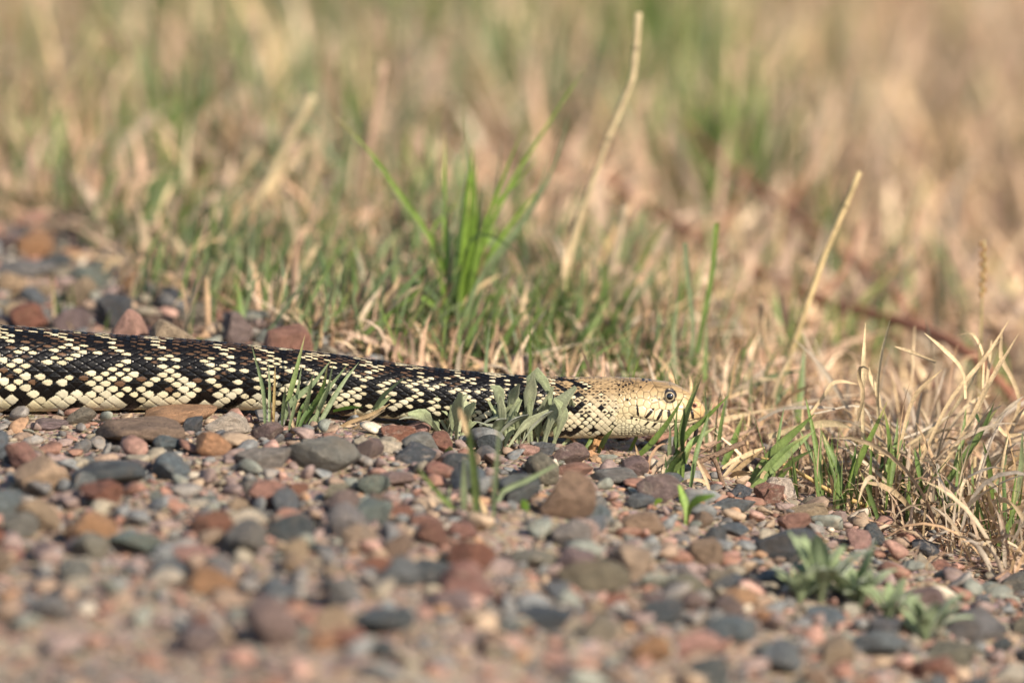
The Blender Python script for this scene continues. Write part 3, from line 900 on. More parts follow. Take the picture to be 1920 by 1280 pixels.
KEY = [  # u0, u1, v0, v1, colour, shape, material, label
    (254, 370, 576, 704, 'tan', 'jag', 'grain', 'jagged tan-brown rock rising behind the snake beside a smooth pink stone'),
    (198, 280, 577, 690, 'pink', 'round', 'smooth', 'smooth dusty pink stone leaning on the jagged tan rock behind the snake'),
    (494, 594, 598, 700, 'brick', 'round', 'smooth', 'rounded brick-red stone against the snake\'s back beside green grass'),
    (116, 181, 512, 570, 'tan', 'block', 'grain', 'pale tan blocky stone behind the snake with a thin grass blade before it'),
    (-8, 62, 507, 558, 'tan', 'block', 'grain', 'pale tan stone under the long flat grey stone behind the snake'),
    (-10, 106, 489, 528, 'grey', 'slab', 'grain', 'long flat grey stone lying on pale tan stones behind the snake'),
    (182, 256, 542, 622, 'slate', 'block', 'smooth', 'dark slate stone behind the smooth pink stone'),
    (16, 94, 564, 620, 'rust', 'round', 'smooth', 'rust-brown rounded stone close behind the thick part of the snake'),
    (220, 280, 503, 548, 'orange', 'block', 'grain', 'orange blocky stone among green blades behind the slate stone'),
    (412, 474, 578, 650, 'mauve', 'round', 'grain', 'grey-purple stone in dry litter between the jagged rock and the brick-red stone'),
    (72, 140, 472, 506, 'slate', 'slab', 'smooth', 'flat dark slate stone at the far gravel edge'),
    (-10, 112, 427, 478, 'grey', 'slab', 'smooth', 'broad pale grey stone farthest back at the gravel edge'),
    (334, 402, 573, 612, 'olive', 'round', 'smooth', 'olive-grey rounded stone just behind the jagged tan rock'),
    (122, 181, 762, 797, 'olive', 'round', 'smooth', 'dark olive egg-shaped stone touching the snake\'s belly'),
    (60, 128, 783, 808, 'mauve', 'slab', 'smooth', 'purple-brown flat stone beside the dark olive egg-shaped stone'),
    (168, 348, 774, 838, 'brown', 'slab', 'grain', 'broad flat brown rock with orange patches lying along the snake\'s belly'),
    (258, 408, 765, 800, 'orange', 'slab', 'grain', 'rough orange-tan slab under the belly beside the creamy quartz stone'),
    (384, 482, 767, 822, 'cream', 'jag', 'grain', 'rough creamy white quartz stone beside the snake'),
    (464, 532, 786, 826, 'mauve', 'block', 'vein', 'purple-brown stone beside the creamy quartz stone and the grass tuft'),
    (358, 434, 804, 856, 'orange', 'round', 'grain', 'bright orange rounded stone in front of the creamy quartz stone'),
    (286, 350, 812, 846, 'bluegrey', 'block', 'smooth', 'blue-grey stone beside the bright orange rounded stone'),
    (440, 560, 832, 884, 'grey', 'block', 'grain', 'mottled grey and tan stone next to the large grey boulder-shaped stone'),
    (540, 682, 814, 888, 'grey', 'block', 'smooth', 'large smooth grey stone in front of the grass tuft'),
    (660, 720, 816, 862, 'mauve', 'block', 'smooth', 'purple-brown angular stone between large grey and creamy stones'),
    (700, 760, 819, 852, 'cream', 'jag', 'grain', 'creamy white rough stone near the straw below the snake'),
    (734, 832, 828, 872, 'slate', 'jag', 'vein', 'dark speckled rock with pale flecks beside the creamy rough stone'),
    (892, 942, 812, 852, 'slate', 'round', 'smooth', 'dark slate rounded stone at the foot of the felted plant'),
    (958, 1012, 826, 856, 'pink', 'jag', 'grain', 'dusty pink angular stone below the felted leaves'),
    (1036, 1106, 826, 874, 'mauve', 'round', 'vein', 'large purple-brown rounded stone with a pale spot below the leaning twig'),
    (1000, 1046, 824, 856, 'bluegrey', 'block', 'smooth', 'blue-grey stone between the pink angular and the purple-brown stones'),
    (130, 274, 856, 914, 'slate', 'slab', 'smooth', 'long dark slate block lying alone on the sandy gravel'),
    (796, 862, 862, 898, 'brick', 'block', 'vein', 'brick-red wedge-shaped stone in front of the dark speckled rock'),
    (922, 1014, 876, 946, 'bluegrey', 'block', 'smooth', 'large blue-grey angular stone behind the brown block'),
    (1006, 1118, 878, 980, 'brown', 'block', 'grain', 'tall brown block of stone standing up from the gravel'),
    (1030, 1112, 862, 898, 'brick', 'block', 'smooth', 'brick-red stone just behind the tall brown block'),
    (1104, 1196, 872, 908, 'grey', 'slab', 'smooth', 'broad grey flat stone near the bark scraps below the head'),
    (1192, 1278, 884, 944, 'mauve', 'round', 'vein', 'long purple-brown stone with a pale patch by the grass under the head'),
    (1164, 1228, 922, 954, 'bluegrey', 'round', 'smooth', 'blue-grey oval stone beside the long purple-brown stone'),
    (1166, 1254, 956, 1008, 'tan', 'round', 'smooth', 'pale tan rounded stone beside the small seedling'),
    (1360, 1420, 906, 938, 'slate', 'jag', 'grain', 'dark grey rough stone next to the red granite piece'),
    (1414, 1480, 898, 948, 'brick', 'block', 'vein', 'red granite piece with white specks at the grass edge'),
    (1334, 1424, 930, 962, 'bluegrey', 'slab', 'grain', 'speckled blue-grey flat stone in front of the dark grey rough stone'),
    (1474, 1562, 936, 976, 'tan', 'slab', 'grain', 'cracked tan-grey flat stone beside the dry grass clump'),
    (1450, 1522, 956, 1002, 'brick', 'block', 'smooth', 'brick-red flat-faced stone beside the cracked tan-grey stone'),
    (1400, 1544, 980, 1058, 'slate', 'block', 'smooth', 'large dark slate stone below the brick-red flat-faced stone'),
    (1045, 1182, 1044, 1118, 'olive', 'round', 'smooth', 'big olive-tan rounded stone out on the open gravel'),
    (328, 444, 1052, 1118, 'orange', 'round', 'smooth', 'big orange stone lying beside a white-pink stone'),
    (274, 346, 1060, 1104, 'cream', 'round', 'vein', 'white-pink stone lying beside the big orange stone'),
    (322, 422, 1020, 1062, 'pink', 'round', 'smooth', 'smooth pink stone just behind the big orange stone'),
    (398, 502, 952, 1002, 'cream', 'round', 'grain', 'creamy white speckled stone next to a dark red stone'),
    (334, 396, 932, 958, 'cream', 'slab', 'smooth', 'small creamy flat stone behind the dark red stone'),
    (356, 442, 954, 1008, 'rust', 'block', 'smooth', 'dark red stone leaning on the creamy speckled stone'),
    (200, 318, 986, 1042, 'green', 'slab', 'smooth', 'flat grey-green stone on the sandy gravel'),
    (704, 788, 1038, 1104, 'bluegrey', 'block', 'smooth', 'blue-grey wedge stone beside the red cluster on the open gravel'),
    (838, 936, 1000, 1082, 'rust', 'block', 'grain', 'large rust-red stone on the open gravel beside the blue-grey wedge'),
    (588, 664, 1132, 1198, 'tan', 'round', 'smooth', 'pale tan stone leaning on a broad dark stone in the road gravel'),
    (655, 800, 1128, 1192, 'slate', 'slab', 'smooth', 'broad dark stone beside the pale tan stone in the road gravel'),
    (1250, 1360, 1176, 1240, 'pink', 'round', 'grain', 'dusty pink stone among the road gravel by an orange stone'),
    (1180, 1262, 1186, 1248, 'orange', 'round', 'smooth', 'orange rounded stone beside the dusty pink stone in the road gravel'),
    (1698, 1788, 1098, 1160, 'mauve', 'round', 'smooth', 'purple-brown stone above a pale stone near the felted seedlings'),
    (1700, 1784, 1130, 1196, 'cream', 'round', 'smooth', 'pale cream stone under the purple-brown stone near the dry clump'),
    (1290, 1360, 1000, 1062, 'brown', 'round', 'grain', 'brown sandy stone beside the large dark slate stone'),
    (840, 900, 975, 1010, 'brick', 'round', 'smooth', 'brick-red stone behind the large rust-red stone'),
    (660, 745, 925, 985, 'green', 'slab', 'smooth', 'flat grey-green stone with pale wear near the foreground grass blades'),
    (560, 640, 1010, 1040, 'slate', 'slab', 'smooth', 'flat slate stone between the creamy speckled stone and the blue-grey wedge'),
    (1320, 1440, 1150, 1210, 'bluegrey', 'slab', 'smooth', 'wide blue-grey stone at the foot of the felted seedlings'),
    (960, 1090, 1130, 1185, 'slate', 'slab', 'smooth', 'wide dark slate stone in front of the big olive-tan stone'),
    (480, 560, 1085, 1125, 'bluegrey', 'round', 'smooth', 'blue-grey rounded stone next to the big orange stone'),
]
for i, (u0, u1, v0, v1, colour, shape, mk, label) in enumerate(KEY):
    r = random.Random(i*13+5)
    uc = (u0+u1)/2
    f = gp(uc, v1)
    sc = MMPX*(1+f[1]/DIST)
    w = (u1-u0)*sc
    d = w*(0.62 if shape != 'slab' else 0.75)
    h = max(((v1-v0)*sc - d*0.62*math.sin(PITCH))/math.cos(PITCH), w*0.22)
    sink = h*0.10+0.0005
    h += sink
    if f[1] > 0.01 and f[1]-0.002 < 0.03: f[1] = 0.03      # never into the snake's back
    y = f[1]+d*0.42
    if f[1] < 0.02:                                        # in front of the snake
        half = float(np.interp(f[0], [-0.24, -0.1, 0.02, 0.1], [0.0195, 0.0145, 0.012, 0.013]))
        if f[0] < 0.088: y = min(y, -half*0.80-d/2 + (0.006 if v1 < 845 else 0))
    put_stone(f[0], y, w*1.02, d, h, sink, colour, shape, mk, r.uniform(-0.12, 0.12), label, None, (r.uniform(-0.08, 0.08), r.uniform(-0.1, 0.1)))

GRID = {}
def near_hit(x, y, rad, slack=0.9):
    gx, gy = int(math.floor(x/0.03)), int(math.floor(y/0.03))
    for a in range(gx-1, gx+2):
        for b in range(gy-1, gy+2):
            for (px, py, pr) in GRID.get((a, b), ()):
                if (px-x)**2+(py-y)**2 < ((pr+rad)*slack)**2: return True
    return False
def occupy(x, y, rad):
    GRID.setdefault((int(math.floor(x/0.03)), int(math.floor(y/0.03))), []).append((x, y, rad))
for t in PLACED: occupy(*t)
for (u_, v_, r_) in [(1540, 1128, 11), (1610, 1140, 10), (1665, 1165, 8), (1735, 1200, 8), (1500, 1130, 7), (1287, 984, 5), (845, 866, 4), (1225, 948, 4), (990, 966, 4), (892, 968, 9), (1276, 903, 12), (1350, 905, 12), (1406, 905, 12), (1310, 890, 10),
                     (1374, 880, 9), (548, 803, 9), (575, 800, 8), (690, 806, 12), (660, 812, 8), (852, 815, 8), (944, 838, 8), (1000, 830, 9), (1035, 832, 8), (1091, 842, 6), (1118, 850, 7), (1104, 862, 6), (1128, 870, 6), (1390, 942, 7), (1420, 950, 6), (1160, 858, 7), (1190, 862, 7)]:
    q_ = gp(u_, v_); occupy(q_[0], q_[1]-0.002, r_*0.001*0.6)     # plants, twigs and scraps keep their feet clear of stones
def under_snake(x, y, rad):
    return x < 0.09 and abs(y-SN_Y) < 0.0165+rad*0.7
def sandy(x, y):                                           # finer, sandier surface of the road itself
    return float(sstep(-0.30, -0.55, y+0.75*x)*0.7)
def in_view(x, y, m=1.06):
    d = np.array([x, y, float(H(x, y))])-CAM; t = d@FWD
    return abs(d@RIGHT)/t*DIST/MMPX < 960*m and abs(d@UP)/t*DIST/MMPX < 640*m
rs = random.Random(42)
WPAL = (['bluegrey']*9+['slate']*6+['grey']*7+['rust']*5+['brick']*4+['pink']*2+['orange']*2+['tan']*4+['cream']*1+['olive']*5+['mauve']*8+['brown']*6+['green']*4)
SHN = {'round': 'rounded', 'block': 'angular', 'jag': 'jagged', 'slab': 'flat'}
n_ind, tries = 0, 0
while n_ind < 232 and tries < 60000:
    tries += 1
    y = rs.uniform(-0.50, 0.45); x = rs.uniform(-0.26, 0.26)
    if y > edge_y(x)-0.004 and rs.random() > 0.05: continue
    if rs.random() < sandy(x, y)*0.8: continue
    big = max(0.0048, min(0.0145, rs.lognormvariate(math.log(0.0080 if y > -0.2 else 0.0095), 0.30)))
    if tries > 12000: big = rs.uniform(0.0045, 0.0065)
    if not in_view(x, y) or under_snake(x, y, big) or near_hit(x, y, big): continue
    c = rs.choice(WPAL); s = rs.choice(['round', 'round', 'block', 'block', 'jag', 'slab']); mk = rs.choice(['smooth', 'smooth', 'grain', 'grain', 'vein'])
    w = big*2; d = w*rs.uniform(0.65, 0.95); h = w*(rs.uniform(0.32, 0.48) if s == 'slab' else rs.uniform(0.55, 0.85))
    put_stone(x, y, w, d, h, h*rs.uniform(0.1, 0.28), c, s, mk, rs.uniform(0, 3.14),
              'small %s %s stone scattered in the road-edge gravel' % (PALN[c], SHN[s]), 'loose %s %s stones' % (PALN[c], SHN[s]), (rs.uniform(-0.15, 0.15), rs.uniform(-0.15, 0.15)))
    occupy(x, y, big)
    n_ind += 1

def pebble_field(name, label, protos, count, r0, r1, xr, yr, seed, check, tint_sand, keep_sandy, over=0.25, slack=0.82, lift=0.0, skip=None):
    r = np.random.default_rng(seed)
    X = r.uniform(*xr, count*3); Y = r.uniform(*yr, count*3)
    rad = r.uniform(0, 1, count*3)**1.9*(r1-r0)+r0
    lim = edge_y(X)
    keep = (Y < lim+0.01) | (r.uniform(size=len(X)) < over*np.exp(-(Y-lim)/0.08))
    keep &= ~((X < 0.09) & (np.abs(Y-SN_Y) < 0.0145+rad*0.5) & (rad > 0.0014))
    if not keep_sandy: keep &= r.uniform(size=len(X)) > 0.62*sstep(-0.30, -0.55, Y+0.75*X)
    if skip is not None: keep &= ~((np.abs(X) < skip[0]) & (Y > skip[1]) & (Y < skip[2]))
    idx = np.where(keep)[0]
    if check:
        out = []
        for i in idx:
            if not near_hit(X[i], Y[i], rad[i], slack):
                occupy(X[i], Y[i], rad[i]); out.append(i)
            if len(out) >= count: break
        idx = np.array(out)
    idx = idx[:count]
    n = len(idx); X, Y, rad = X[idx], Y[idx], rad[idx]
    which = r.integers(0, len(protos), n)
    names = list(PAL); probs = np.array([WPAL.count(k) for k in names], float); probs /= probs.sum()
    pc = np.array([PAL[k] for k in names])[r.choice(len(names), n, p=probs)]*r.uniform(0.8, 1.2, (n, 1))
    pc = (pc*0.86+np.array([0.22, 0.185, 0.155])*0.14)*0.90
    pc = pc*(1-tint_sand)+np.array([0.38, 0.27, 0.18])*tint_sand
    Vs, Fs, Cs, off = [], [], [], 0
    Z = H(X, Y)
    for p, (v, f) in enumerate(protos):
        k = np.where(which == p)[0]
        if not len(k): continue
        m = len(k)
        sx = rad[k]*r.uniform(0.85, 1.3, m); sy = rad[k]*r.uniform(0.55, 0.95, m); sz = rad[k]*r.uniform(0.32, 0.68, m)
        a = r.uniform(0, 6.28, m)
        vx = v[None, :, 0]*sx[:, None]; vy = v[None, :, 1]*sy[:, None]; vz = v[None, :, 2]*sz[:, None]
        tl = r.normal(0, 0.24, m)[:, None]
        vx, vz = vx*np.cos(tl)-vz*np.sin(tl), vx*np.sin(tl)+vz*np.cos(tl)
        wx = vx*np.cos(a)[:, None]-vy*np.sin(a)[:, None]+X[k][:, None]
        wy = vx*np.sin(a)[:, None]+vy*np.cos(a)[:, None]+Y[k][:, None]
        wz = vz+(Z[k]+sz*r.uniform(0.25, 0.8, m)+lift*r.uniform(0, 1, m))[:, None]
        V = np.stack([wx, wy, wz], -1).reshape(-1, 3)
        F = (f[None]+(np.arange(m)*len(v))[:, None, None]).reshape(-1, 3)+off
        off += len(V); Vs.append(V); Fs.append(F); Cs.append(np.repeat(pc[k], len(v), 0))
    o = link(name, mesh_np(name, np.vstack(Vs), np.vstack(Fs), np.vstack(Cs)), M_GRAVEL)
    tag(o, label, 'gravel', kind='stuff')
P2 = [stone_shape(I2, 300+k, 13, 0.34, 0.07) for k in range(14)]
P1 = [stone_shape(I1, 400+k, 8, 0.42, 0.07) for k in range(12)]
P0 = [stone_shape(ico(1), 500+k, 5, 0.5, 0.05) for k in range(8)]
pebble_field('gravel', 'loose mixed gravel of small red, grey and tan stones', P2, 4300, 0.0030, 0.0085, (-0.32, 0.32), (-0.75, 0.55), 11, True, 0.05, False, slack=0.66, lift=0.0015)
pebble_field('fine_gravel', 'fine mixed gravel filling the gaps between stones', P1, 7500, 0.0015, 0.0033, (-0.32, 0.32), (-0.75, 0.55), 12, True, 0.12, False, slack=0.66, lift=0.0005)
pebble_field('grit', 'coarse sandy grit between the gravel stones', P0, 9000, 0.0006, 0.0015, (-0.30, 0.30), (-0.70, 0.55), 13, False, 0.25, True)

pebble_field('roadside_gravel', 'gravel of the road shoulder stretching on around the snake', P1, 9000, 0.003, 0.0075, (-0.95, 0.95), (-1.5, 0.75), 14, False, 0.1, False, skip=(0.30, -0.72, 0.52))

# ------------------------------------------------------------------ hero plants (photo pixels -> places on the ground)
def Z(pts, ox, oy, z): return [(ox+a/z, oy+b/z) for a, b in pts]
# tuft in front of the body
z3 = lambda *p: Z(p, 450, 600, 3.2)
px_tuft('grass_tuft', 'green grass tuft growing right in front of the snake\'s mid body', 'grass tuft', (548, 803), [
    (z3((155, 600), (140, 420), (70, 150)), 7, 's', 'grass', None), (z3((172, 575), (178, 400), (170, 250)), 5, 's', 'grass', None),
    (z3((200, 590), (210, 400), (212, 270)), 6, 'y', 'grass', None), (z3((240, 650), (290, 480), (350, 250), (390, 90)), 9, 'g', 'grass', None),
    (z3((245, 660), (300, 500), (430, 390), (545, 240)), 10, 's', 'grass', None), (z3((350, 670), (430, 540), (500, 400), (525, 270)), 9, 'g', 'grass', None),
    (z3((440, 690), (520, 540), (620, 370), (715, 250)), 9, 's', 'grass', None), (z3((370, 640), (400, 500), (440, 310)), 8, 's', 'grass', None),
    (z3((300, 625), (330, 540), (400, 430)), 7, 'd', 'grass', None), (z3((430, 610), (490, 480), (650, 260)), 7, 's', 'grass', None),
    (z3((340, 640), (370, 530), (430, 440)), 6, 'g', 'grass', None), (z3((250, 650), (262, 500), (275, 380)), 6, 's', 'grass', None),
    (z3((345, 680), (385, 580), (470, 470), (590, 330)), 8, 'g', 'grass', None), (z3((290, 650), (335, 480), (372, 270)), 6, 's', 'grass', None),
    (z3((450, 680), (470, 560), (520, 440), (560, 250)), 7, 's', 'grass', None), (z3((330, 670), (300, 560), (285, 480)), 6, 'd', 'grass', None),
    (z3((210, 640), (190, 560), (180, 470)), 6, 'd', 'grass', None), (z3((400, 690), (425, 610), (455, 560)), 6, 's', 'grass', None)], seed=3)
px_tuft('dry_tuft', 'flattened pale straw tuft with a few green blades beside the belly', 'grass tuft', (690, 806), [
    (z3((800, 540), (860, 460), (990, 340)), 8, 's', 'grass', None), (z3((810, 530), (870, 480), (910, 450)), 9, 's', 'grass', None), (z3((815, 545), (850, 450), (905, 400)), 6, 's', 'grass', None),
    (z3((520, 700), (640, 620), (800, 560), (900, 500)), 7, 'd', 'straw', None), (z3((540, 720), (680, 690), (840, 650)), 6, 'd', 'straw', None),
    (z3((560, 690), (640, 640), (760, 600)), 6, 'd', 'straw', None), (z3((530, 735), (690, 650), (870, 540)), 5, 'd', 'straw', None), (z3((600, 700), (700, 660), (790, 655)), 5, 'd', 'straw', None),
    (z3((560, 545), (650, 525), (740, 522)), 6, 'b', 'grass', None), (z3((510, 690), (560, 670), (650, 690)), 4, 'd', 'straw', None), (z3((640, 640), (690, 590), (690, 530)), 5, 'd', 'straw', None)], seed=4)
# felted grey-green plants
z6 = lambda *p: Z(p, 700, 640, 4.128)
G_F = 'felted grey-green plants'
px_tuft('felted_plant', 'felted grey-green plant with drooping leaves at the left end of its row by the snake', 'plant', (852, 815), [
    (z6((590, 715), (500, 570), (430, 480), (330, 475), (232, 535)), 17, 'f', 'leaf', None), (z6((560, 735), (440, 620), (370, 560), (268, 560)), 16, 'f', 'leaf', None),
    (z6((590, 715), (560, 560), (488, 425)), 12, 'f', 'leaf', None), (z6((640, 720), (650, 560), (680, 390)), 17, 'f', 'leaf', None), (z6((655, 720), (700, 490), (762, 375)), 17, 'f', 'leaf', None),
    (z6((670, 720), (770, 620), (850, 530), (980, 545)), 22, 'f', 'leaf', None), (z6((600, 700), (610, 600), (600, 490)), 9, 'f', 'leaf', None), (z6((610, 720), (605, 620), (600, 530)), 5, 'd', 'straw', None),
    (z6((690, 740), (770, 730), (850, 720)), 9, 'b', 'leaf', None), (z6((640, 715), (690, 600), (790, 470)), 16, 'f', 'leaf', None)], seed=5, part='leaf', n=11)
px_tuft('felted_plant', 'felted grey-green plant with long curled-over leaves in the middle of its row', 'plant', (944, 838), [
    (z6((1000, 820), (965, 700), (935, 630)), 11, 'f', 'leaf', None), (z6((1010, 820), (1050, 700), (1080, 640)), 13, 'f', 'leaf', None), (z6((1010, 815), (1180, 640), (1355, 530)), 12, 'f', 'leaf', None),
    (z6((985, 700), (920, 480), (885, 370), (830, 300)), 16, 'f', 'leaf', 0.012), (z6((1000, 700), (985, 480), (955, 370), (905, 345)), 15, 'f', 'leaf', 0.012),
    (z6((1110, 720), (1145, 560), (1130, 420), (1010, 345)), 18, 'f', 'leaf', 0.01), (z6((1030, 700), (1080, 430), (1130, 325)), 13, 'f', 'leaf', 0.012), (z6((1000, 760), (1030, 560), (1110, 470), (1090, 380)), 14, 'f', 'leaf', 0.01),
    (z6((990, 800), (1000, 640), (985, 420)), 12, 'f', 'leaf', 0.006)], seed=6, part='leaf', n=11)
px_tuft('felted_plant', 'felted grey-green plant with upright broad leaves near the snake\'s neck', 'plant', (1000, 830), [
    (z6((1200, 780), (1210, 420), (1240, 240)), 17, 'f', 'leaf', None), (z6((1230, 780), (1215, 420), (1250, 245), (1370, 420), (1365, 500)), 16, 'f', 'leaf', None),
    (z6((1215, 785), (1290, 600), (1390, 345)), 16, 'f', 'leaf', None), (z6((1300, 770), (1420, 520), (1570, 350)), 20, 'f', 'leaf', None), (z6((1290, 770), (1370, 620), (1440, 490)), 16, 'f', 'leaf', None),
    (z6((1370, 770), (1450, 640), (1460, 530), (1395, 440)), 17, 'f', 'leaf', None), (z6((1540, 770), (1545, 580), (1530, 440)), 14, 'f', 'leaf', None), (z6((1450, 785), (1560, 710), (1640, 610), (1765, 570)), 17, 'f', 'leaf', None),
    (z6((1250, 780), (1300, 520), (1290, 360)), 15, 'f', 'leaf', None), (z6((1330, 770), (1350, 660), (1395, 560)), 14, 'f', 'leaf', None), (z6((1400, 770), (1410, 600), (1380, 480)), 14, 'f', 'leaf', None),
    (z6((1380, 520), (1450, 440), (1525, 315)), 6, 'g', 'grass', None)], seed=7, part='leaf', n=11)
# blades under the chin and at the head
z7 = lambda *p: Z(p, 1120, 700, 4.266)
px_tuft('grass_tuft', 'separate green blades standing in front of the snake\'s throat', 'grass tuft', (1135, 846), [
    (z7((-115, 600), (0, 430), (60, 310), (122, 185)), 9, 'g', 'grass', None), (z7((-90, 610), (20, 480), (105, 280)), 8, 'g', 'grass', None), (z7((5, 620), (70, 510), (127, 440)), 9, 'g', 'grass', None), (z7((225, 690), (310, 520), (390, 310)), 7, 'g', 'grass', None)], seed=8)
px_tuft('grass_tuft', 'dense green grass tuft with bent straw right under the snake\'s snout', 'grass tuft', (1276, 903), [
    (z7((240, 725), (400, 590), (550, 410), (692, 185)), 12, 'g', 'grass', None), (z7((690, 700), (680, 480), (730, 290), (842, 5)), 15, 'g', 'grass', None), (z7((650, 780), (700, 500), (850, 370), (1062, 165)), 12, 'g', 'grass', None),
    (z7((700, 720), (740, 570), (830, 500), (950, 425)), 12, 'g', 'grass', None), (z7((600, 840), (570, 600), (578, 450), (560, 380)), 8, 's', 'grass', None), (z7((640, 800), (628, 540), (632, 430), (606, 345)), 10, 'k', 'grass', None),
    (z7((545, 880), (548, 760), (545, 660)), 5, 'k', 'grass', None), (z7((670, 900), (680, 740), (670, 640), (650, 560)), 9, 'g', 'grass', None), (z7((740, 860), (800, 590), (850, 440), (925, 220)), 9, 'g', 'grass', None),
    (z7((560, 850), (600, 730), (690, 620)), 13, 'g', 'grass', None), (z7((500, 860), (560, 720), (640, 640)), 7, 's', 'grass', None), (z7((660, 880), (640, 700), (625, 420), (650, 200)), 6, 'g', 'grass', None),
    (z7((700, 720), (680, 520), (700, 350), (690, 240)), 8, 'k', 'grass', None), (z7((390, 800), (540, 680), (672, 545)), 13, 'd', 'cut', None), (z7((650, 590), (780, 690), (920, 860)), 10, 'd', 'straw', None),
    (z7((370, 785), (332, 660), (303, 565)), 8, 'd', 'grass', None), (z7((395, 780), (440, 640), (500, 570), (570, 560)), 5, 'd', 'straw', None), (z7((640, 900), (740, 850), (860, 870), (910, 960)), 6, 'd', 'straw', None),
    (z7((800, 700), (870, 850), (905, 965)), 6, 'd', 'straw', None), (z7((610, 890), (600, 800), (690, 700), (760, 580)), 9, 'g', 'grass', None), (z7((520, 870), (530, 760), (570, 690)), 6, 'd', 'straw', None), (z7((570, 860), (600, 820), (630, 790)), 6, 'd', 'straw', None)], seed=9)
px_tuft('grass_tuft', 'two tall green blades beside the forked twig ahead of the snout', 'grass tuft', (1350, 885), [
    (z7((950, 780), (985, 450), (1030, 165)), 7, 'g', 'grass', None), (z7((985, 790), (1080, 580), (1172, 325)), 15, 'g', 'grass', None)], seed=10)
px_tuft('grass_tuft', 'slanting broad green blades with pale straw right of the forked twig', 'grass tuft', (1406, 905), [
    (z7((1195, 875), (1400, 640), (1740, 320)), 19, 'g', 'grass', None), (z7((1240, 880), (1480, 680), (1740, 450)), 17, 'g', 'grass', None), (z7((1390, 860), (1560, 700), (1740, 600)), 12, 'g', 'grass', None), (z7((1215, 870), (1500, 610), (1690, 480)), 13, 'g', 'grass', None),
    (z7((1000, 830), (1150, 680), (1340, 590)), 9, 'd', 'straw', None), (z7((1010, 850), (1180, 720), (1320, 610)), 9, 'd', 'straw', None), (z7((1010, 880), (1100, 800), (1240, 800)), 10, 'd', 'straw', None), (z7((1020, 890), (1120, 830), (1270, 780)), 8, 'd', 'straw', None),
    (z7((1240, 885), (1400, 800), (1540, 745)), 8, 'd', 'straw', None), (z7((1380, 870), (1450, 800), (1560, 740)), 6, 'd', 'straw', None), (z7((1000, 760), (1080, 700), (1160, 650)), 6, 'd', 'straw', None), (z7((1290, 735), (1340, 770), (1390, 745)), 7, 'd', 'straw', None)], seed=11)
px_tuft('grass_tuft', 'thin upright green blades at the edge of the dry clump', 'grass tuft', (1535, 930), [
    (z7((1790, 980), (1775, 740), (1720, 480), (1665, 200)), 8, 'g', 'grass', None), (z7((1780, 800), (1690, 600), (1600, 410)), 6, 'g', 'grass', None), (z7((1900, 760), (1840, 580), (1790, 450)), 9, 'g', 'grass', None), (z7((1850, 900), (1870, 700), (1880, 480)), 7, 'g', 'grass', None),
    (z7((1815, 880), (1810, 760), (1808, 650)), 5, 'g', 'grass', None)], seed=12)
# long yellow stalk bowing over the gravel
def px_stalk(name, label, cat, pts, r_px, col, Y=None, taper=(1, 1, 0.9), group=None, mat=None, part='stem', extra=None, sides=7):
    b = gp(*pts[0]) if Y is None else None
    if b is None:
        b = at_y(pts[0][0], pts[0][1], Y)
    p = px_path(pts, b[1], 0.0)
    zb = float(H(b[0], b[1]))
    base = np.array([b[0], b[1], zb])
    if Y is not None and p[0, 2] > zb: p = np.vstack([[p[0, 0]-(p[1, 0]-p[0, 0])*0.2, p[0, 1], zb-0.002], p])
    else: p[0, 2] -= 0.0015
    root = empty(name, base); tag(root, label, cat, group)
    link(part, tube_mesh(part, p, [pxw(r_px, b[1])*t for t in taper], col, base, 14, sides, rough=0.04, seed=len(label), straight=mat is None and len(pts) > 4), mat or M_DRY, root)
    if mat is None and len(pts) > 4:
        for q in range(2, len(p)-1, 2):
            t_ = nrm(p[q+1]-p[q]); rr = pxw(r_px, b[1])*1.16
            link('node', tube_mesh('node', [p[q]-t_*0.0014, p[q], p[q]+t_*0.0014], [rr*0.8, rr, rr*0.8], np.array(col)*0.62, base, 5, 8), M_DRY, root)
    return root, p
def stalk_leaf(root, pts, w, Y, col, prof='straw', name='leaf'):
    p = px_path(pts, Y, 0.01)
    link(name, strip_mesh(name, p, pxw(w, Y), prof, np.array(col), np.array(col)*0.9, VIEW, np.array(root.location), n=8), M_DRY, root)
rt, p_ = px_stalk('dry_stalk', 'long yellow straw stalk bowing down over the gravel toward the dry clump', 'stalk', z7((2500, 1180), (2150, 1060), (1880, 950), (1540, 745), (1400, 690), (1270, 665)), 4.2, (0.55, 0.38, 0.15), taper=(1.0, 1.0, 1.2, 1.0, 0.7, 0.3))
stalk_leaf(rt, z7((1600, 775), (1480, 715), (1330, 672)), 9, p_[3][1], (0.58, 0.44, 0.22))

# twigs
def twig(name, label, pieces, base, col, Y=None):
    b = gp(*base)
    root = empty(name, b); tag(root, label, 'twig')
    for k, (nm, pts, rr) in enumerate(pieces):
        p = px_path(pts, b[1]+(Y or 0), 0.004)
        link(nm, tube_mesh(nm, p, [q*MMPX for q in rr], col, b, 14, 9, rough=0.10, seed=k+3), M_WOOD, root)
twig('forked_twig', 'brown forked twig propped on the ground ahead of the snout', [
    ('stem', z7((760, 730), (800, 710), (930, 660), (1050, 600), (1178, 552)), (4, 5.5, 5.2, 5.4, 5.0)), ('branch', z7((925, 665), (955, 730), (985, 830), (1012, 920)), (5, 4, 4.5, 5)), ('branch', z7((790, 655), (880, 600), (985, 538)), (2.4, 2.2, 2.0)),
    ('branch', z7((735, 730), (790, 690), (830, 690)), (3, 3.5, 4))], (1355, 912), (0.21, 0.14, 0.095))
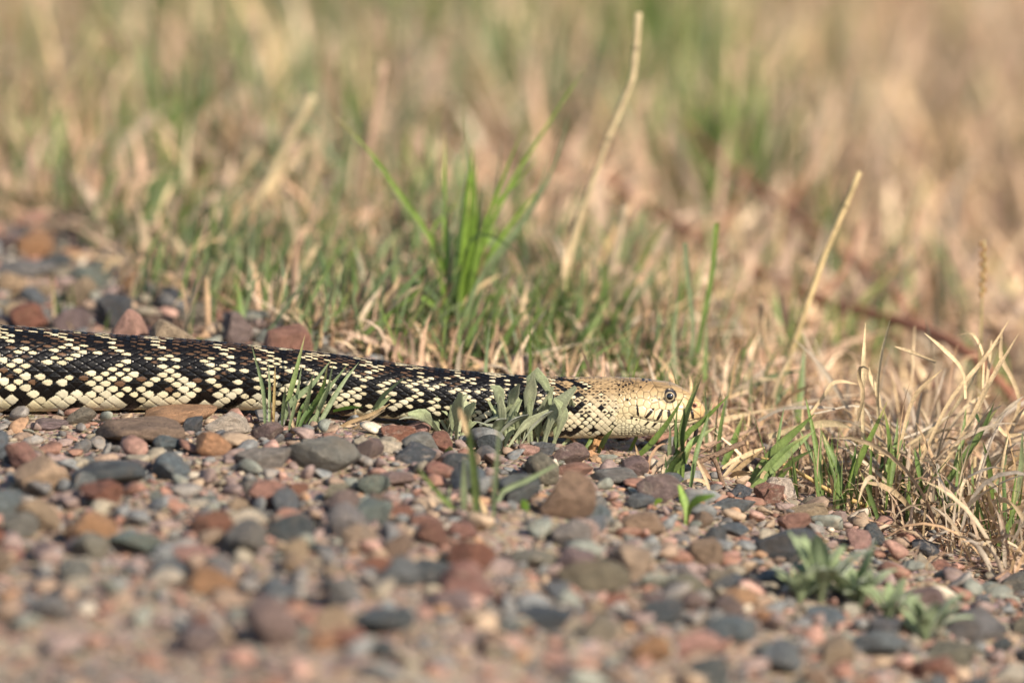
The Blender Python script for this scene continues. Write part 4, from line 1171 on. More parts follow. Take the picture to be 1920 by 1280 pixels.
twig('leaning_twig', 'thin brown twig leaning against the felted plant near the neck', [('stem', z6((1375, 520), (1450, 610), (1530, 730), (1615, 845)), (3.2, 4, 4.4, 4.0)), ('branch', z6((1490, 660), (1490, 620), (1480, 590)), (3, 3.4, 2.4))], (1091, 842), (0.20, 0.125, 0.08))
twig('dry_twig', 'short reddish twig lying on the gravel below the dark grey stone', [('stem', z7((1090, 995), (1180, 1020), (1320, 1040)), (3.5, 4.5, 3.5))], (1390, 942), (0.24, 0.13, 0.085))
twig('straw_piece', 'short thin straw piece lying flat under the chin', [('stem', z7((60, 650), (200, 652), (300, 645)), (2, 2.6, 2))], (1160, 858), (0.30, 0.21, 0.14))
# bark scraps: thin curled flakes
def scrap(label, u, v, w, h, col, seed):
    r = np.random.default_rng(seed)
    b = gp(u, v); n = 9
    s, t = np.meshgrid(np.linspace(-1, 1, n), np.linspace(-1, 1, n))
    x = s*w*MMPX/2*(1+0.2*np.sin(t*3+seed)); y = t*0.0022+0.0006*np.sin(s*4); z = h*MMPX*(0.5+0.32*np.sin(s*2.6+seed)+0.34*np.cos(t*2.2)+0.16*r.normal(size=s.shape))
    z = np.maximum(z, 0.0001)
    top = np.stack([x, y, z], -1).reshape(-1, 3); bot = top-np.array([0, 0, 0.0008])
    k = (np.arange(n-1)[:, None]*n+np.arange(n-1)[None]).ravel()
    f = np.stack([k, k+1, k+n+1, k+n], 1)
    rim = list(range(n))+[n*i+n-1 for i in range(1, n)]+[n*(n-1)+i for i in range(n-2, -1, -1)]+[n*i for i in range(n-2, 0, -1)]
    m = n*n; fr = np.array([(rim[i], rim[i-1], rim[i-1]+m, rim[i]+m) for i in range(len(rim))])
    F = np.vstack([f, f[:, ::-1]+m, fr])
    C = np.repeat(np.array(col)[None], 2*m, 0)*(0.7+0.6*r.uniform(size=(2*m, 1)))
    o = link('bark_scrap', mesh_np('bark_scrap', np.vstack([top, bot]), F, C), M_WOOD)
    o.location = (b[0], b[1], b[2]); tag(o, label, 'bark scrap')
scrap('crumpled orange-brown bark scrap upright below the throat', 1118, 846, 26, 22, (0.36, 0.20, 0.09), 1)
scrap('brown bark scrap lying left of the crumpled one below the throat', 1104, 860, 44, 14, (0.30, 0.17, 0.09), 2)
scrap('flat tan bark scrap by the purple-brown stone', 1128, 868, 40, 12, (0.34, 0.22, 0.13), 3)
scrap('curled tan dead leaf scrap behind the snake beside the brick-red stone', 420, 640, 90, 18, (0.42, 0.27, 0.16), 4)
# small seedlings
def seedling(label, base, leaves, seed):
    px_tuft('seedling', label, 'seedling', base, [(p, w, ck, 'leaf', None) for p, w, ck in leaves], seed=seed, part='leaf', yj=0.002)
z5 = lambda *p: Z(p, 650, 780, 2.56)
seedling('small bright green seedling with a spreading leaf on the gravel', (1287, 984), [(z5((1625, 520), (1625, 430), (1595, 330)), 11, 'b'), (z5((1632, 515), (1660, 420), (1770, 378)), 13, 'b'), (z5((1570, 540), (1572, 505), (1570, 470)), 8, 'b')], 21)
seedling('tiny single-leaf seedling below the dark speckled rock', (845, 866), [(z5((500, 222), (495, 180), (498, 142)), 12, 'b')], 22)
seedling('tiny two-leaf seedling between the pale tan and oval stones', (1225, 948), [(z5((1470, 425), (1455, 405), (1440, 390)), 9, 'b'), (z5((1475, 425), (1490, 408), (1515, 398)), 9, 'b')], 23)
seedling('tiny green sprout beside the tall brown block', (990, 966), [(z5((880, 480), (860, 440), (845, 400)), 12, 'b'), (z5((1285, 500), (1275, 480), (1262, 470)), 9, 'b')][:1], 24)
seedling('tiny two-leaf sprout behind the snake near the olive stone', (380, 606), [((380, 606), (372, 590), (365, 580)) and ([(382, 606), (372, 592), (365, 580)], 7, 'b'), ([(382, 606), (386, 595), (389, 586)], 7, 'b')], 25)
# foreground blades, out of focus
px_tuft('grass_tuft', 'few tall green blades growing alone out of the open gravel', 'grass tuft', (892, 968), [
    (z5((632, 492), (612, 250), (578, -30)), 18, 'g', 'grass', None), (z5((565, 480), (562, 380), (566, 180)), 11, 's', 'grass', None), (z5((705, 470), (722, 260), (742, -30)), 9, 's', 'grass', None), (z5((715, 450), (740, 370), (860, 310), (1045, 212)), 9, 's', 'grass', None),
    (z5((560, 480), (470, 400), (400, 320), (335, 240)), 9, 'g', 'grass', None), (z5((555, 475), (450, 420), (360, 325)), 11, 'd', 'grass', None), (z5((680, 500), (660, 440), (635, 390)), 8, 'd', 'grass', None), (z5((530, 480), (490, 390), (500, 330)), 6, 's', 'grass', None),
    (z5((575, 90), (560, 30), (540, -40)), 9, 'd', 'straw', None), (z5((700, 400), (700, 330), (690, 250)), 5, 'd', 'grass', None), (z5((610, 500), (590, 430), (580, 370)), 8, 'd', 'grass', None)], seed=31)
def rosette(label, u, v, n, l0, l1, seed, grp):
    r = random.Random(seed); b = gp(u, v); root = empty('felted_seedling', b); tag(root, label, 'plant', grp)
    for k in range(n):
        az = k*2.4+r.uniform(-0.3, 0.3); L = r.uniform(l0, l1)
        p = arch(b-np.array([0, 0, 0.001]), az, r.uniform(0.1, 0.7), r.uniform(0.2, 1.1), L, 7)
        a2 = az+math.pi
        c = rc([(0.24, 0.30, 0.15), (0.22, 0.28, 0.14)], r)
        link('leaf', strip_mesh('leaf', p, L*0.28, 'leaf', c, c, (math.cos(a2), math.sin(a2), 0.6), b, n=8, fold=0.15), M_FUZZ, root)
rosette('largest felted seedling, leafy and upright, below the large dark slate stone', 1540, 1128, 18, 0.022, 0.038, 1, 'felted seedlings')
rosette('felted seedling just right of the largest seedling', 1610, 1140, 16, 0.019, 0.032, 2, 'felted seedlings')
rosette('small felted seedling between the largest one and the pale cream stone', 1665, 1165, 14, 0.014, 0.025, 3, 'felted seedlings')
rosette('small felted seedling in front of the pale cream stone', 1735, 1200, 14, 0.016, 0.028, 4, 'felted seedlings')
rosette('lowest felted seedling at the left of its group on the gravel', 1500, 1130, 13, 0.014, 0.025, 5, 'felted seedlings')

# tall grass behind the snake
z8 = lambda *p: Z(p, 640, 300, 2.526)
TG = []
for pts, w, ck in [
    (((545, 800), (580, 480), (600, 230), (625, -60)), 17, 'b'), (((560, 800), (610, 500), (620, 250), (640, 0)), 13, 'b'), (((530, 790), (540, 520), (580, 200), (600, 40)), 12, 'k'), (((550, 800), (575, 560), (590, 380), (612, 120)), 10, 'b'), (((548, 800), (600, 560), (640, 330), (650, 90)), 9, 'b'), (((552, 800), (520, 560), (505, 330), (470, 60)), 7, 's'), (((556, 800), (610, 600), (670, 430), (780, 260)), 8, 'g'),
    (((540, 805), (480, 690), (390, 600), (300, 500)), 7, 's'), (((562, 805), (640, 700), (720, 640), (820, 610)), 8, 'g'), (((562, 805), (650, 660), (700, 560), (780, 520)), 7, 's'), (((545, 805), (500, 700), (470, 560), (420, 470)), 7, 'g'), (((560, 806), (590, 640), (660, 520), (690, 380)), 7, 'd'), (((545, 806), (530, 660), (470, 520), (440, 400)), 6, 'd'),
    (((540, 790), (500, 520), (490, 250), (490, -160)), 8, 'g'), (((555, 800), (480, 520), (400, 330), (290, 180), (160, -10), (-60, -240)), 8, 'g'), (((560, 800), (640, 540), (740, 390), (850, 240), (985, 95)), 10, 'b'),
    (((560, 800), (650, 470), (720, 220), (840, 100), (930, -10)), 9, 'g'), (((570, 790), (650, 420), (700, 260), (800, 0), (870, -170)), 7, 'g'), (((520, 800), (505, 560), (440, 320), (500, 250), (640, 160)), 9, 'g'),
    (((575, 800), (610, 560), (680, 360), (740, 110), (760, -120)), 6, 's'), (((550, 800), (560, 560), (650, 350), (820, 430), (890, 600)), 6, 'k'), (((560, 795), (620, 600), (700, 480), (920, 180), (1000, -80)), 6, 's'),
    (((545, 800), (530, 600), (515, 400), (600, 60), (570, -300)), 5, 's'), (((565, 800), (640, 500), (780, 160), (1000, -200), (1170, -460)), 6, 'g'), (((560, 800), (640, 620), (860, 300), (1000, 50), (1090, -240)), 9, 's'),
    (((540, 800), (450, 700), (330, 620), (240, 560)), 9, 'g'), (((535, 800), (430, 740), (300, 770), (120, 830)), 10, 'g'), (((540, 810), (440, 650), (310, 560), (200, 640)), 8, 'k'), (((560, 820), (500, 740), (400, 720), (250, 800), (160, 870)), 9, 'g')]:
    TG.append((Z(pts, 640, 300, 2.526), w*(1.3 if ck == 'b' else 1.05), 'b' if ck == 'g' else ck, 'grass', None))
px_tuft('tall_grass_tuft', 'tall bright green grass tuft fanning out behind the snake', 'grass tuft', (862, 632), TG, seed=41, yj=0.02, n=14)
# dry and green single stalks
rt, p_ = px_stalk('dry_stalk', 'tall bent pale stalk rising far above the snake\'s neck', 'stalk', [(1052, 560), (1065, 480), (1090, 395), (1140, 260), (1187, 145), (1192, 90), (1198, 24)], 6.8, (0.56, 0.45, 0.27), Y=0.26, taper=(0.9, 1.1, 1, 0.9, 0.9, 0.9, 0.95))
stalk_leaf(rt, [(1060, 520), (1070, 460), (1092, 392)], 20, 0.255, (0.56, 0.42, 0.25), 'cut', 'sheath')
px_stalk('dry_stalk', 'straight slanting yellow cut stalk ahead of the snout', 'stalk', [(1462, 720), (1490, 640), (1545, 480), (1585, 385), (1612, 322)], 6.0, (0.60, 0.46, 0.24), Y=0.17, taper=(0.8, 1, 1, 0.95, 0.9))
px_tuft('grass_blade_cluster', 'upright green cut blade with a thin companion ahead of the snout', 'grass tuft', (1292, 730), [([(1288, 730), (1318, 600), (1335, 500), (1342, 418)], 14, 'g', 'cut', None), ([(1285, 730), (1300, 620), (1292, 530), (1285, 455)], 8, 's', 'cut', None), ([(1270, 735), (1262, 640), (1275, 520)], 8, 's', 'grass', None), ([(1275, 735), (1310, 660), (1320, 560)], 7, 's', 'grass', None)], seed=42)
rt, p_ = px_stalk('seed_stalk', 'thin stalk with a small brown seed head beyond the dry clump', 'stalk', [(1836, 720), (1838, 640), (1841, 560), (1844, 500), (1846, 450)], 3.0, (0.42, 0.34, 0.16), Y=0.16, taper=(1, 1, 0.9, 0.8, 0.6))
for k in range(11):
    yy = 452+k*9.5
    q = at_y(1843+(k % 2*2-1)*5, yy, p_[-1][1])
    q2 = at_y(1843+(k % 2*2-1)*1.5, yy+13, p_[-1][1])
    link('seed', tube_mesh('seed', [q2, (q+q2)/2, q], [0.0003, 0.0011, 0.0003], (0.34, 0.19, 0.07), np.array(rt.location), 5, 6), M_DRY, rt)
px_stalk('dry_stalk', 'broad pale straw slanting up behind the snake\'s mid body', 'stalk', [(470, 400), (500, 345), (545, 255), (588, 180)], 8.5, (0.58, 0.47, 0.28), Y=0.42, taper=(0.6, 1, 1.05, 0.95))
px_stalk('dry_stalk', 'pale straw slanting parallel to and below the broad one', 'stalk', [(405, 410), (440, 340), (486, 278)], 7.5, (0.52, 0.40, 0.24), Y=0.46, taper=(0.7, 1, 0.9))
px_stalk('dry_stalk', 'pinkish upright stub left of the tall green tuft', 'stalk', [(680, 330), (700, 230), (718, 118)], 7.0, (0.50, 0.34, 0.24), Y=0.50, taper=(0.8, 1, 1))
px_stalk('dry_stalk', 'thin crossed straw at the far left behind the gravel', 'stalk', [(70, 245), (120, 165), (185, 65)], 6.0, (0.52, 0.41, 0.24), Y=0.62, taper=(1, 0.9, 0.5))
px_stalk('dry_stalk', 'pale upright straw right of the tall bent stalk', 'stalk', [(1130, 560), (1155, 470), (1172, 385)], 7.0, (0.50, 0.40, 0.27), Y=0.30, taper=(0.7, 1, 0.9))
px_stalk('dry_stalk', 'pale straw standing close behind the slanting yellow stalk', 'stalk', [(1440, 690), (1432, 620), (1424, 560)], 5.5, (0.50, 0.36, 0.22), Y=0.2, taper=(0.9, 1, 0.9))
RED = (0.30, 0.135, 0.085)
def ground_stem(label, pts, r_px, Y0, Y1):
    P = np.array([at_y(u, v, Y0+(Y1-Y0)*k/(len(pts)-1)) for k, (u, v) in enumerate(pts)])
    P[:, 2] = np.maximum(P[:, 2], H(P[:, 0], P[:, 1])+0.004)
    e = P[-1]+np.array([0.03, -0.02, 0.0]); e[2] = float(H(e[0], e[1]))-0.002
    P = np.vstack([P, e])
    b = e.copy(); b[2] += 0.002
    root = empty('red_stem', b); tag(root, label, 'stem')
    link('stem', tube_mesh('stem', P, [pxw(r_px, 0.4)*t for t in (0.6, 0.9, 1, 1, 1, 0.9, 0.8)], RED, b, 24, 8, rough=0.05), M_WOOD, root)
    for k in (2, 4):
        q = np.array([P[k], P[k]+np.array([0.012, 0.01, 0.014]), P[k]+np.array([0.02, 0.02, 0.035])])
        link('side_shoot', tube_mesh('side_shoot', q, [0.0013, 0.001, 0.0006], RED, b, 6, 6), M_WOOD, root)
ground_stem('long reddish stem trailing over the grass behind the head toward the dry clump', [(1130, 330), (1230, 400), (1330, 455), (1440, 520), (1540, 562), (1640, 590), (1750, 625), (1850, 690)], 10.5, 0.62, 0.27)
ground_stem('upper reddish stem crossing the grass above the long trailing one', [(1285, 235), (1370, 320), (1470, 390), (1560, 460), (1650, 530), (1700, 580)], 8.5, 0.80, 0.45)
# fallen stalks lower right
rt, p_ = px_stalk('dry_stalk', 'blurred thick straw lying over the gravel under the dry clump', 'stalk', [(1990, 1080), (1900, 1110), (1820, 1140), (1765, 1165)], 8.0, (0.46, 0.33, 0.18), taper=(1, 1, 1, 0.8))
px_stalk('dry_stalk', 'pale stub standing in front of the dry clump', 'stalk', [(1826, 960), (1825, 900), (1828, 855)], 4.5, (0.55, 0.42, 0.24), taper=(1, 1, 0.8))
px_stalk('dry_stalk', 'second pale stub just right of the stub before the dry clump', 'stalk', [(1842, 980), (1845, 920), (1846, 860)], 4.0, (0.53, 0.42, 0.28), taper=(1, 1, 0.8))
# dry clump at the right
def dry_clump():
    r = random.Random(77)
    b = gp(1745, 985)
    root = empty('dry_grass_clump', b); tag(root, 'big tangled clump of curled dry grass at the gravel edge ahead of the snake', 'grass clump')
    n = 0
    for k in range(262):
        u = min(max(r.gauss(1765, 105), 1530), 2010)
        yy = b[1]+r.uniform(-0.045, 0.16)-(u-1745)*0.0004
        x = (u-960)*MMPX
        bz = float(H(x, yy))
        az = r.uniform(0, 6.28); L = r.uniform(0.026, 0.072)*(1.15 if 1640 < u < 1880 else 0.85)
        p = arch((x, yy, bz-0.001), az, abs(r.gauss(0.25, 0.4)), r.uniform(0.2, 3.0), L, 8)
        p[1:, 2] = np.maximum(p[1:, 2], H(p[1:, 0], p[1:, 1])+0.0008)
        c0, c1 = rc(DRY+[(0.42, 0.36, 0.29)]*2, r), rc(DRY+[(0.42, 0.36, 0.29)]*2, r)
        a2 = az+r.uniform(-1.2, 1.2)
        me = strip_mesh('blade', p, r.uniform(0.0012, 0.0029), 'straw', c0, c1, (math.cos(a2), math.sin(a2), 0.2), b, n=9, twist=r.uniform(-2.5, 2.5))
        link('blade', me, M_DRY, root)
    z9 = lambda *p: Z(p, 1400, 600, 3.658)
    for pts, w in [(((1270, 1120), (1500, 760), (1640, 480), (1865, 95)), 9), (((1300, 1080), (1540, 680), (1760, 225)), 9), (((1180, 1000), (1430, 500), (1640, 250), (1800, 0)), 8), (((800, 880), (795, 500), (805, 180), (815, 20)), 8),
                   (((920, 860), (905, 400), (940, 180), (985, 0)), 8), (((1040, 900), (1180, 480), (1340, 340)), 8), (((760, 690), (800, 500), (770, 380), (790, 315), (840, 340)), 8), (((910, 600), (880, 470), (840, 380), (840, 320)), 12),
                   (((1690, 740), (1780, 620), (1900, 520)), 8), (((1830, 720), (1870, 560), (1820, 400), (1750, 270), (1750, 60)), 9), (((1640, 500), (1660, 300), (1680, 135)), 7), (((1620, 470), (1610, 200), (1540, 90), (1440, 105)), 6),
                   (((1500, 540), (1480, 350), (1350, 200), (1220, 90)), 8), (((1300, 290), (1180, 240), (1015, 180)), 8), (((1700, 700), (1790, 790), (1890, 780)), 8), (((1060, 890), (1400, 640), (1540, 420), (1630, 260), (1760, 120)), 8),
                   (((440, 640), (530, 520), (600, 430), (760, 440)), 8), (((80, 690), (250, 610), (400, 600), (640, 605)), 8), (((150, 800), (400, 730), (620, 710), (720, 740)), 14), (((1040, 820), (1200, 760), (1390, 655)), 6),
                   (((690, 1100), (850, 1045), (960, 1050), (1040, 1130)), 6), (((1050, 910), (990, 1080), (950, 1180)), 7), (((1700, 1000), (1780, 900), (1850, 840)), 5), (((460, 640), (800, 600), (900, 900)), 5)]:
        Yb = b[1]+r.uniform(0.0, 0.05)
        p = px_path(Z(pts, 1400, 600, 3.658), Yb, r.uniform(-0.015, 0.015))
        c0 = rc([(0.56, 0.44, 0.26), (0.52, 0.39, 0.23), (0.48, 0.40, 0.30)], r)
        link('blade', strip_mesh('blade', p, pxw(w, Yb), 'straw', c0, c0*1.05, VIEW+np.array([r.uniform(-.4, .4), 0, 0.1]), b, n=12, twist=r.uniform(-0.8, 0.8)), M_DRY, root)
dry_clump()
z9 = lambda *p: Z(p, 1400, 600, 3.658)
px_tuft('grass_tuft', 'fresh green blades growing through the front of the dry clump', 'grass tuft', (1640, 960), [
    (z9((640, 1250), (760, 980), (870, 760), (970, 545)), 13, 'g', 'grass', None), (z9((660, 1230), (720, 1050), (750, 850)), 11, 'g', 'grass', None), (z9((960, 1180), (980, 900), (965, 740), (935, 590)), 11, 'g', 'grass', None), (z9((975, 1180), (1010, 960), (1060, 800), (1115, 680)), 10, 'g', 'grass', None),
    (z9((930, 1130), (980, 950), (1020, 850), (1035, 670)), 8, 'g', 'grass', None), (z9((1190, 1100), (1165, 980), (1150, 870)), 8, 'g', 'grass', None), (z9((655, 1160), (620, 1000), (560, 870), (520, 780)), 10, 'g', 'grass', None), (z9((560, 1130), (585, 980), (590, 830)), 7, 'g', 'grass', None),
    (z9((520, 1200), (470, 850), (440, 690), (405, 530)), 9, 'g', 'grass', None), (z9((500, 1050), (420, 870), (350, 720)), 6, 'g', 'grass', None), (z9((900, 1100), (930, 980), (925, 880)), 7, 'k', 'grass', None)], seed=51)
px_tuft('grass_tuft', 'long green blades leaning right out of the dry clump', 'grass tuft', (1765, 975), [
    (z9((1320, 1180), (1480, 960), (1600, 790), (1700, 560)), 13, 'g', 'grass', None), (z9((1330, 1190), (1520, 900), (1640, 720), (1750, 560)), 11, 'g', 'grass', None), (z9((1400, 1080), (1470, 860), (1505, 600)), 9, 'g', 'grass', None), (z9((1690, 1230), (1660, 980), (1620, 830)), 9, 'g', 'grass', None),
    (z9((1700, 1180), (1760, 1000), (1790, 780)), 8, 's', 'grass', None), (z9((1850, 1240), (1880, 1000), (1890, 760)), 10, 's', 'grass', None), (z9((1590, 700), (1575, 660), (1560, 600)), 7, 'k', 'grass', None), (z9((1240, 1200), (1245, 1140), (1250, 1080)), 8, 's', 'grass', None)], seed=52)

# grass along the gravel edge behind the snake: countable tufts
r = random.Random(99)
spots = []
for (u, v) in [(470, 640), (520, 600), (395, 560), (330, 545), (430, 585), (290, 560), (600, 640), (650, 655), (690, 640), (735, 655), (640, 600), (700, 590), (590, 575), (540, 560), (480, 540), (760, 610), (800, 640),
               (930, 690), (965, 700), (1000, 690), (1040, 700), (1075, 690), (985, 665), (1030, 650), (1090, 670), (920, 660), (360, 500), (420, 480), (500, 500), (560, 500), (620, 540), (300, 470), (230, 455), (690, 540), (740, 560),
               (1130, 690), (1180, 680), (1240, 690), (1350, 760), (1400, 790), (1120, 610), (1210, 640)]:
    spots.append((u, v))
for i, (u, v) in enumerate(spots):
    b = gp(u, v)
    y = max(b[1], 0.035)
    right = u > 1100
    mid = 900 < u < 1110
    LM = [((540, 640), 'the brick-red stone behind the body'), ((310, 570), 'the jagged tan rock behind the body'), ((250, 470), 'the orange blocky stone at the far gravel edge'), ((800, 620), 'the foot of the tall bright green tuft'),
          ((480, 470), 'the broad pale slanting straw'), ((640, 560), 'the dry litter between brick-red stone and tall tuft'), ((1000, 690), 'the back of the snake\'s neck'), ((1080, 600), 'the foot of the tall bent pale stalk'), ((1250, 680), 'the upright cut blade beyond the crown'), ((1390, 780), 'the forked twig, on its far side')]
    q_ = min(LM, key=lambda m: (m[0][0]-u)**2+1.5*(m[0][1]-v)**2)
    lab = ('short mixed dry and green' if right else 'lush dark green' if mid else 'short sage-green')+' grass tuft beside '+q_[1]
    grow_tuft('grass_tuft', lab, 'grass tuft', b[0], y, r.randint(15, 20) if mid else r.randint(12, 18), 0.020, 0.052 if not mid else 0.048, 0.0030 if not mid else 0.0027, 0.75 if right else (0.15 if mid else 0.38), 'tufts beside '+q_[1],
              seed=200+i, spread=0.013, pal=GREEN if mid else GREEN+SAGE, lean=0.45, lean_az=0.3)
for i, (u, v) in enumerate([(1475, 925), (1560, 950), (1600, 962), (1690, 985), (1725, 965), (1800, 1005), (1850, 1015), (1895, 1045), (1650, 930)]):
    b = gp(u, v)
    grow_tuft('grass_sprig', 'thin green sprouts pushing up through the foot of the dry clump', 'grass sprig', b[0], b[1], 8, 0.020, 0.046, 0.0017, 0.1, 'sprouts in the dry clump', seed=500+i, spread=0.006, lean=0.3, curl=0.4)
# little blades in gravel left
for i, (u, v, n, dry) in enumerate([(118, 606, 5, 0.5), (155, 616, 4, 0.2), (128, 618, 9, 0.95), (355, 640, 2, 0.0), (565, 665, 3, 0.0)]):
    b = gp(u, v)
    grow_tuft('grass_sprig', ['thin grass sprig before the pale tan blocky stone', 'two thin blades close behind the snake near the slate stone', 'pale dead grass stub close behind the snake', 'single thin blade standing against the snake by the jagged rock', 'thin blades by the brick-red stone'][i],
              'grass sprig', b[0], max(b[1], 0.03), n, 0.012, 0.030 if dry < 0.9 else 0.016, 0.0012, dry, seed=300+i, spread=0.004, lean=0.2, curl=0.4)
# green clumps far behind
for i, (u, v, n, l0, l1) in enumerate([(300, 140, 26, 0.07, 0.12), (440, 150, 30, 0.06, 0.13), (555, 130, 28, 0.08, 0.15), (860, 170, 34, 0.08, 0.16), (1215, 250, 36, 0.09, 0.18), (1340, 420, 40, 0.06, 0.12), (1370, 440, 26, 0.05, 0.10), (590, 250, 16, 0.05, 0.10), (1090, 160, 16, 0.05, 0.1), (210, 330, 18, 0.04, 0.07), (1560, 690, 18, 0.03, 0.05), (1480, 700, 14, 0.03, 0.05), (1880, 760, 16, 0.03, 0.05), (1330, 230, 28, 0.06, 0.12), (700, 120, 18, 0.06, 0.12), (30, 360, 16, 0.03, 0.06)]):
    b = gp(u, v)
    near = v > 600
    FL = ['tall far green tuft just right of the thin crossed straw', 'far green tuft between the crossed straw and the broad slanting straw', 'tall far green tuft beyond the tip of the broad slanting straw', 'tall far green tuft rising behind the tall bright tuft',
          'largest far green tuft, just behind the tall bent stalk', 'dense green tuft behind the long reddish stem', 'smaller green tuft touching the dense one behind the reddish stem', 'thin far green tuft beside the broad slanting straw', 'thin far green tuft left of the tall bent stalk top',
          'low green tuft in dry grass beyond the far gravel stones', 'low green tuft behind the foot of the slanting yellow stalk', 'green tuft left of the slanting yellow stalk\'s foot', 'green tuft behind the seed-head stalk', 'far green tuft at the upper end of the upper reddish stem', 'thin far green tuft by the pinkish upright stub', 'low green tuft behind the broad pale grey stone']
    grow_tuft('background_grass_tuft', FL[i], 'grass tuft', b[0], b[1], n, l0, l1, 0.0042 if not near else 0.0028, 0.12,
              'background green grass tufts', seed=400+i, spread=0.016, pal=[(0.19, 0.25, 0.07), (0.17, 0.24, 0.07), (0.24, 0.28, 0.11)], lean=0.22, curl=0.5)

# ------------------------------------------------------------------ grass and litter nobody could count
def blade_field(name, label, n, seed, xr, yr, l0, l1, w0, w1, lean, curl, pal, mat, S=5, mask=None, flat=False, tip=None, reach=(-0.01, 0.05), skip=None):
    g = np.random.default_rng(seed)
    X = g.uniform(*xr, n*3); Y = g.uniform(*yr, n*3)
    lim = edge_y(X)
    pr = sstep(*reach, Y-lim)
    if mask is not None: pr = pr*mask(X, Y)
    keep = (g.uniform(size=len(X)) < pr) & ~((X < 0.11) & (np.abs(Y-SN_Y) < 0.03)) & ~((X < 0.094) & (Y < 0.03) & (Y > -0.3))
    if skip is not None: keep &= ~((np.abs(X) < skip[0]) & (Y < skip[1]))
    X, Y = X[keep][:n], Y[keep][:n]; n = len(X)
    L = g.uniform(l0, l1, n); az = g.uniform(0, 2*math.pi, n); ln = np.abs(g.normal(0, lean, n)); cu = g.uniform(0, curl, n)
    if name in ('dry_grass', 'green_grass'): L *= np.interp(Y, [0.3, 1.0], [0.45, 1.0])
    if flat: ln = g.uniform(1.15, 1.5, n)
    s = np.linspace(0, 1, S+1)
    a = ln[:, None]+cu[:, None]*s[None]**1.5*(1 if not flat else 0.3)
    az2 = az[:, None]+(g.normal(0, 0.9, n)[:, None]*s[None] if flat or curl > 1.4 else 0)
    d = np.stack([np.sin(a)*np.cos(az2), np.sin(a)*np.sin(az2), np.cos(a)], -1)*(L/S)[:, None, None]
    P = np.concatenate([np.zeros((n, 1, 3)), np.cumsum((d[:, 1:]+d[:, :-1])/2, 1)], 1)
    P[..., 0] += X[:, None]; P[..., 1] += Y[:, None]
    gz = H(P[..., 0], P[..., 1])
    P[..., 2] += gz[:, :1]-0.001 + (g.uniform(0.0, 0.008, n)[:, None] if flat else 0)
    P[:, 1:, 2] = np.maximum(P[:, 1:, 2], gz[:, 1:]+0.001)
    P[..., 1] = np.where((P[..., 0] < 0.11) & (P[..., 1] < 0.024) & (Y[:, None] > 0), 0.024+0.2*(P[..., 1]-0.024)*0, P[..., 1])
    a2 = az+g.uniform(-1.1, 1.1, n)+math.pi/2
    side = np.stack([np.cos(a2), np.sin(a2), g.normal(0, 0.3, n)], -1); side = nrm(side)
    pf = np.clip((1.02-s)/0.5, 0.05, 1)
    w = g.uniform(w0, w1, n)[:, None]*pf[None]
    Lv = P-side[:, None]*w[..., None]/2; Rv = P+side[:, None]*w[..., None]/2
    V = np.stack([Lv, Rv], 2).reshape(-1, 3)
    k = (np.arange(n)[:, None]*(S+1)*2+np.arange(S)[None]*2).ravel()
    F = np.stack([k, k+1, k+3, k+2], 1)
    pal = np.array(pal)
    patch = 1+0.22*np.sin(X*23+2*np.sin(Y*9))*np.sin(Y*17+1.1)+0.16*np.sin(X*51+Y*29+0.7)    # bleached and weathered patches
    c = pal[g.integers(0, len(pal), n)]*g.uniform(0.75, 1.2, (n, 1))*patch[:, None]
    C = np.repeat(c, (S+1)*2, 0)
    o = link(name, mesh_np(name, V, F, C), mat)
    tag(o, label, 'grass', kind='stuff')
DRYB = DRY+[(0.52, 0.36, 0.25), (0.46, 0.30, 0.20), (0.44, 0.31, 0.21), (0.58, 0.45, 0.30), (0.50, 0.34, 0.23)]
DRYF = [tuple(min(0.8, q*1.18) for q in c) for c in DRYB]+[(0.56, 0.40, 0.29), (0.60, 0.45, 0.33)]
def right_bias(X, Y): return np.ones_like(X)
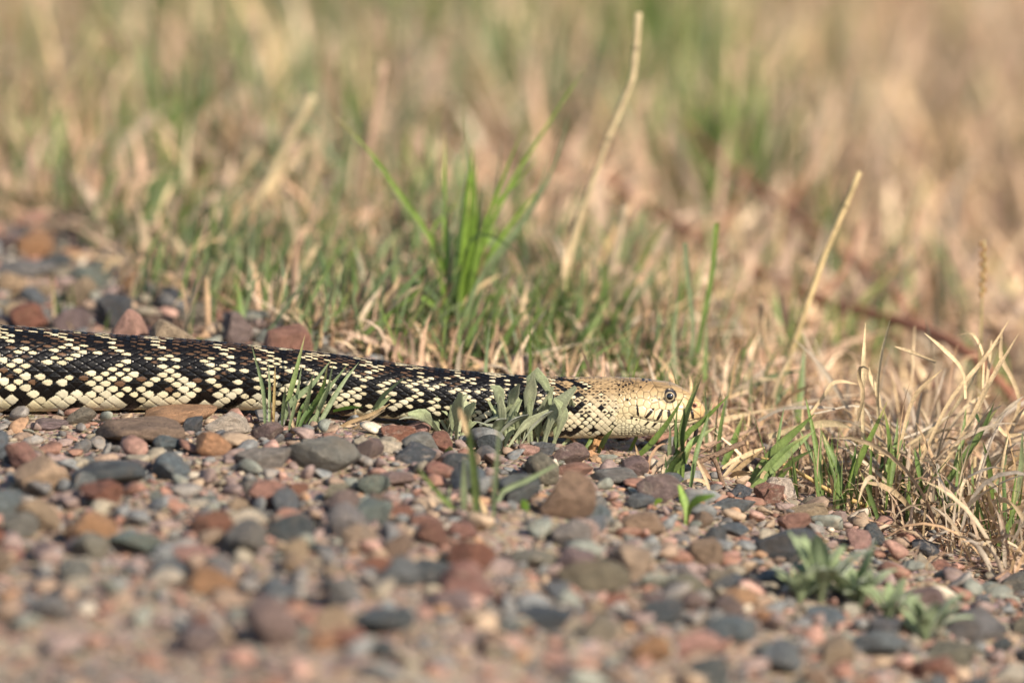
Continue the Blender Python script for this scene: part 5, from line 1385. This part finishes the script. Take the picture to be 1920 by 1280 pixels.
blade_field('grass_litter', 'matted dry grass litter covering the ground behind the gravel', 10000, 21, (-0.45, 0.45), (-0.25, 2.3), 0.015, 0.065, 0.0016, 0.0050, 0.5, 1.2, DRYF, M_DRY, flat=True)
blade_field('dry_grass', 'tangled dry tan grass filling the background', 8000, 22, (-0.50, 0.50), (0.30, 2.7), 0.04, 0.11, 0.0024, 0.0070, 0.85, 2.2, DRYF, M_DRY)
blade_field('short_dry_grass', 'short curled dry grass between the tufts at the gravel edge', 5200, 23, (-0.30, 0.30), (0.0, 0.5), 0.012, 0.038, 0.0009, 0.0026, 0.6, 2.4, DRYF, M_DRY)
gm = lambda X, Y: (0.12+0.88*sstep(0.3, 0.75, 0.5+0.5*np.sin(X*15+1.0)*np.sin(Y*7+X*6)))*sstep(0.30, 0.02, X-0.04*Y)
blade_field('green_grass', 'green and yellow-green grass growing through the dry background grass', 2100, 24, (-0.50, 0.50), (0.3, 2.7), 0.04, 0.12, 0.0018, 0.0046, 0.35, 0.9, GREEN+SAGE+[(0.27, 0.29, 0.10), (0.23, 0.27, 0.09)], M_GRASS, mask=gm)
gm2 = lambda X, Y: sstep(0.15, 0.02, X)*(0.45+0.55*np.sin(X*40+Y*22)**2)
blade_field('short_green_grass', 'fine short green grass mixed with straw along the gravel edge', 1800, 27, (-0.26, 0.16), (0.03, 0.60), 0.016, 0.046, 0.0008, 0.0019, 0.4, 0.9, GREEN+SAGE, M_GRASS, mask=gm2)
blade_field('scattered_straw', 'loose straw bits scattered over the gravel by the dry clump', 420, 25, (0.10, 0.30), (-0.45, 0.05), 0.010, 0.032, 0.0007, 0.0017, 0.5, 1.2, DRYB, M_DRY, flat=True, reach=(-0.16, 0.04))
blade_field('clump_litter', 'short curled straw packed round the foot of the dry clump', 1500, 26, (0.09, 0.30), (-0.25, 0.25), 0.010, 0.034, 0.0009, 0.0021, 0.6, 2.6, DRYB, M_DRY, reach=(-0.02, 0.03))
blade_field('roadside_grass', 'dry roadside grass stretching on around the gravel', 9000, 28, (-1.1, 1.1), (-0.6, 3.2), 0.03, 0.10, 0.0016, 0.0050, 0.8, 2.2, DRYF+GREEN, M_DRY, skip=(0.42, 2.4))
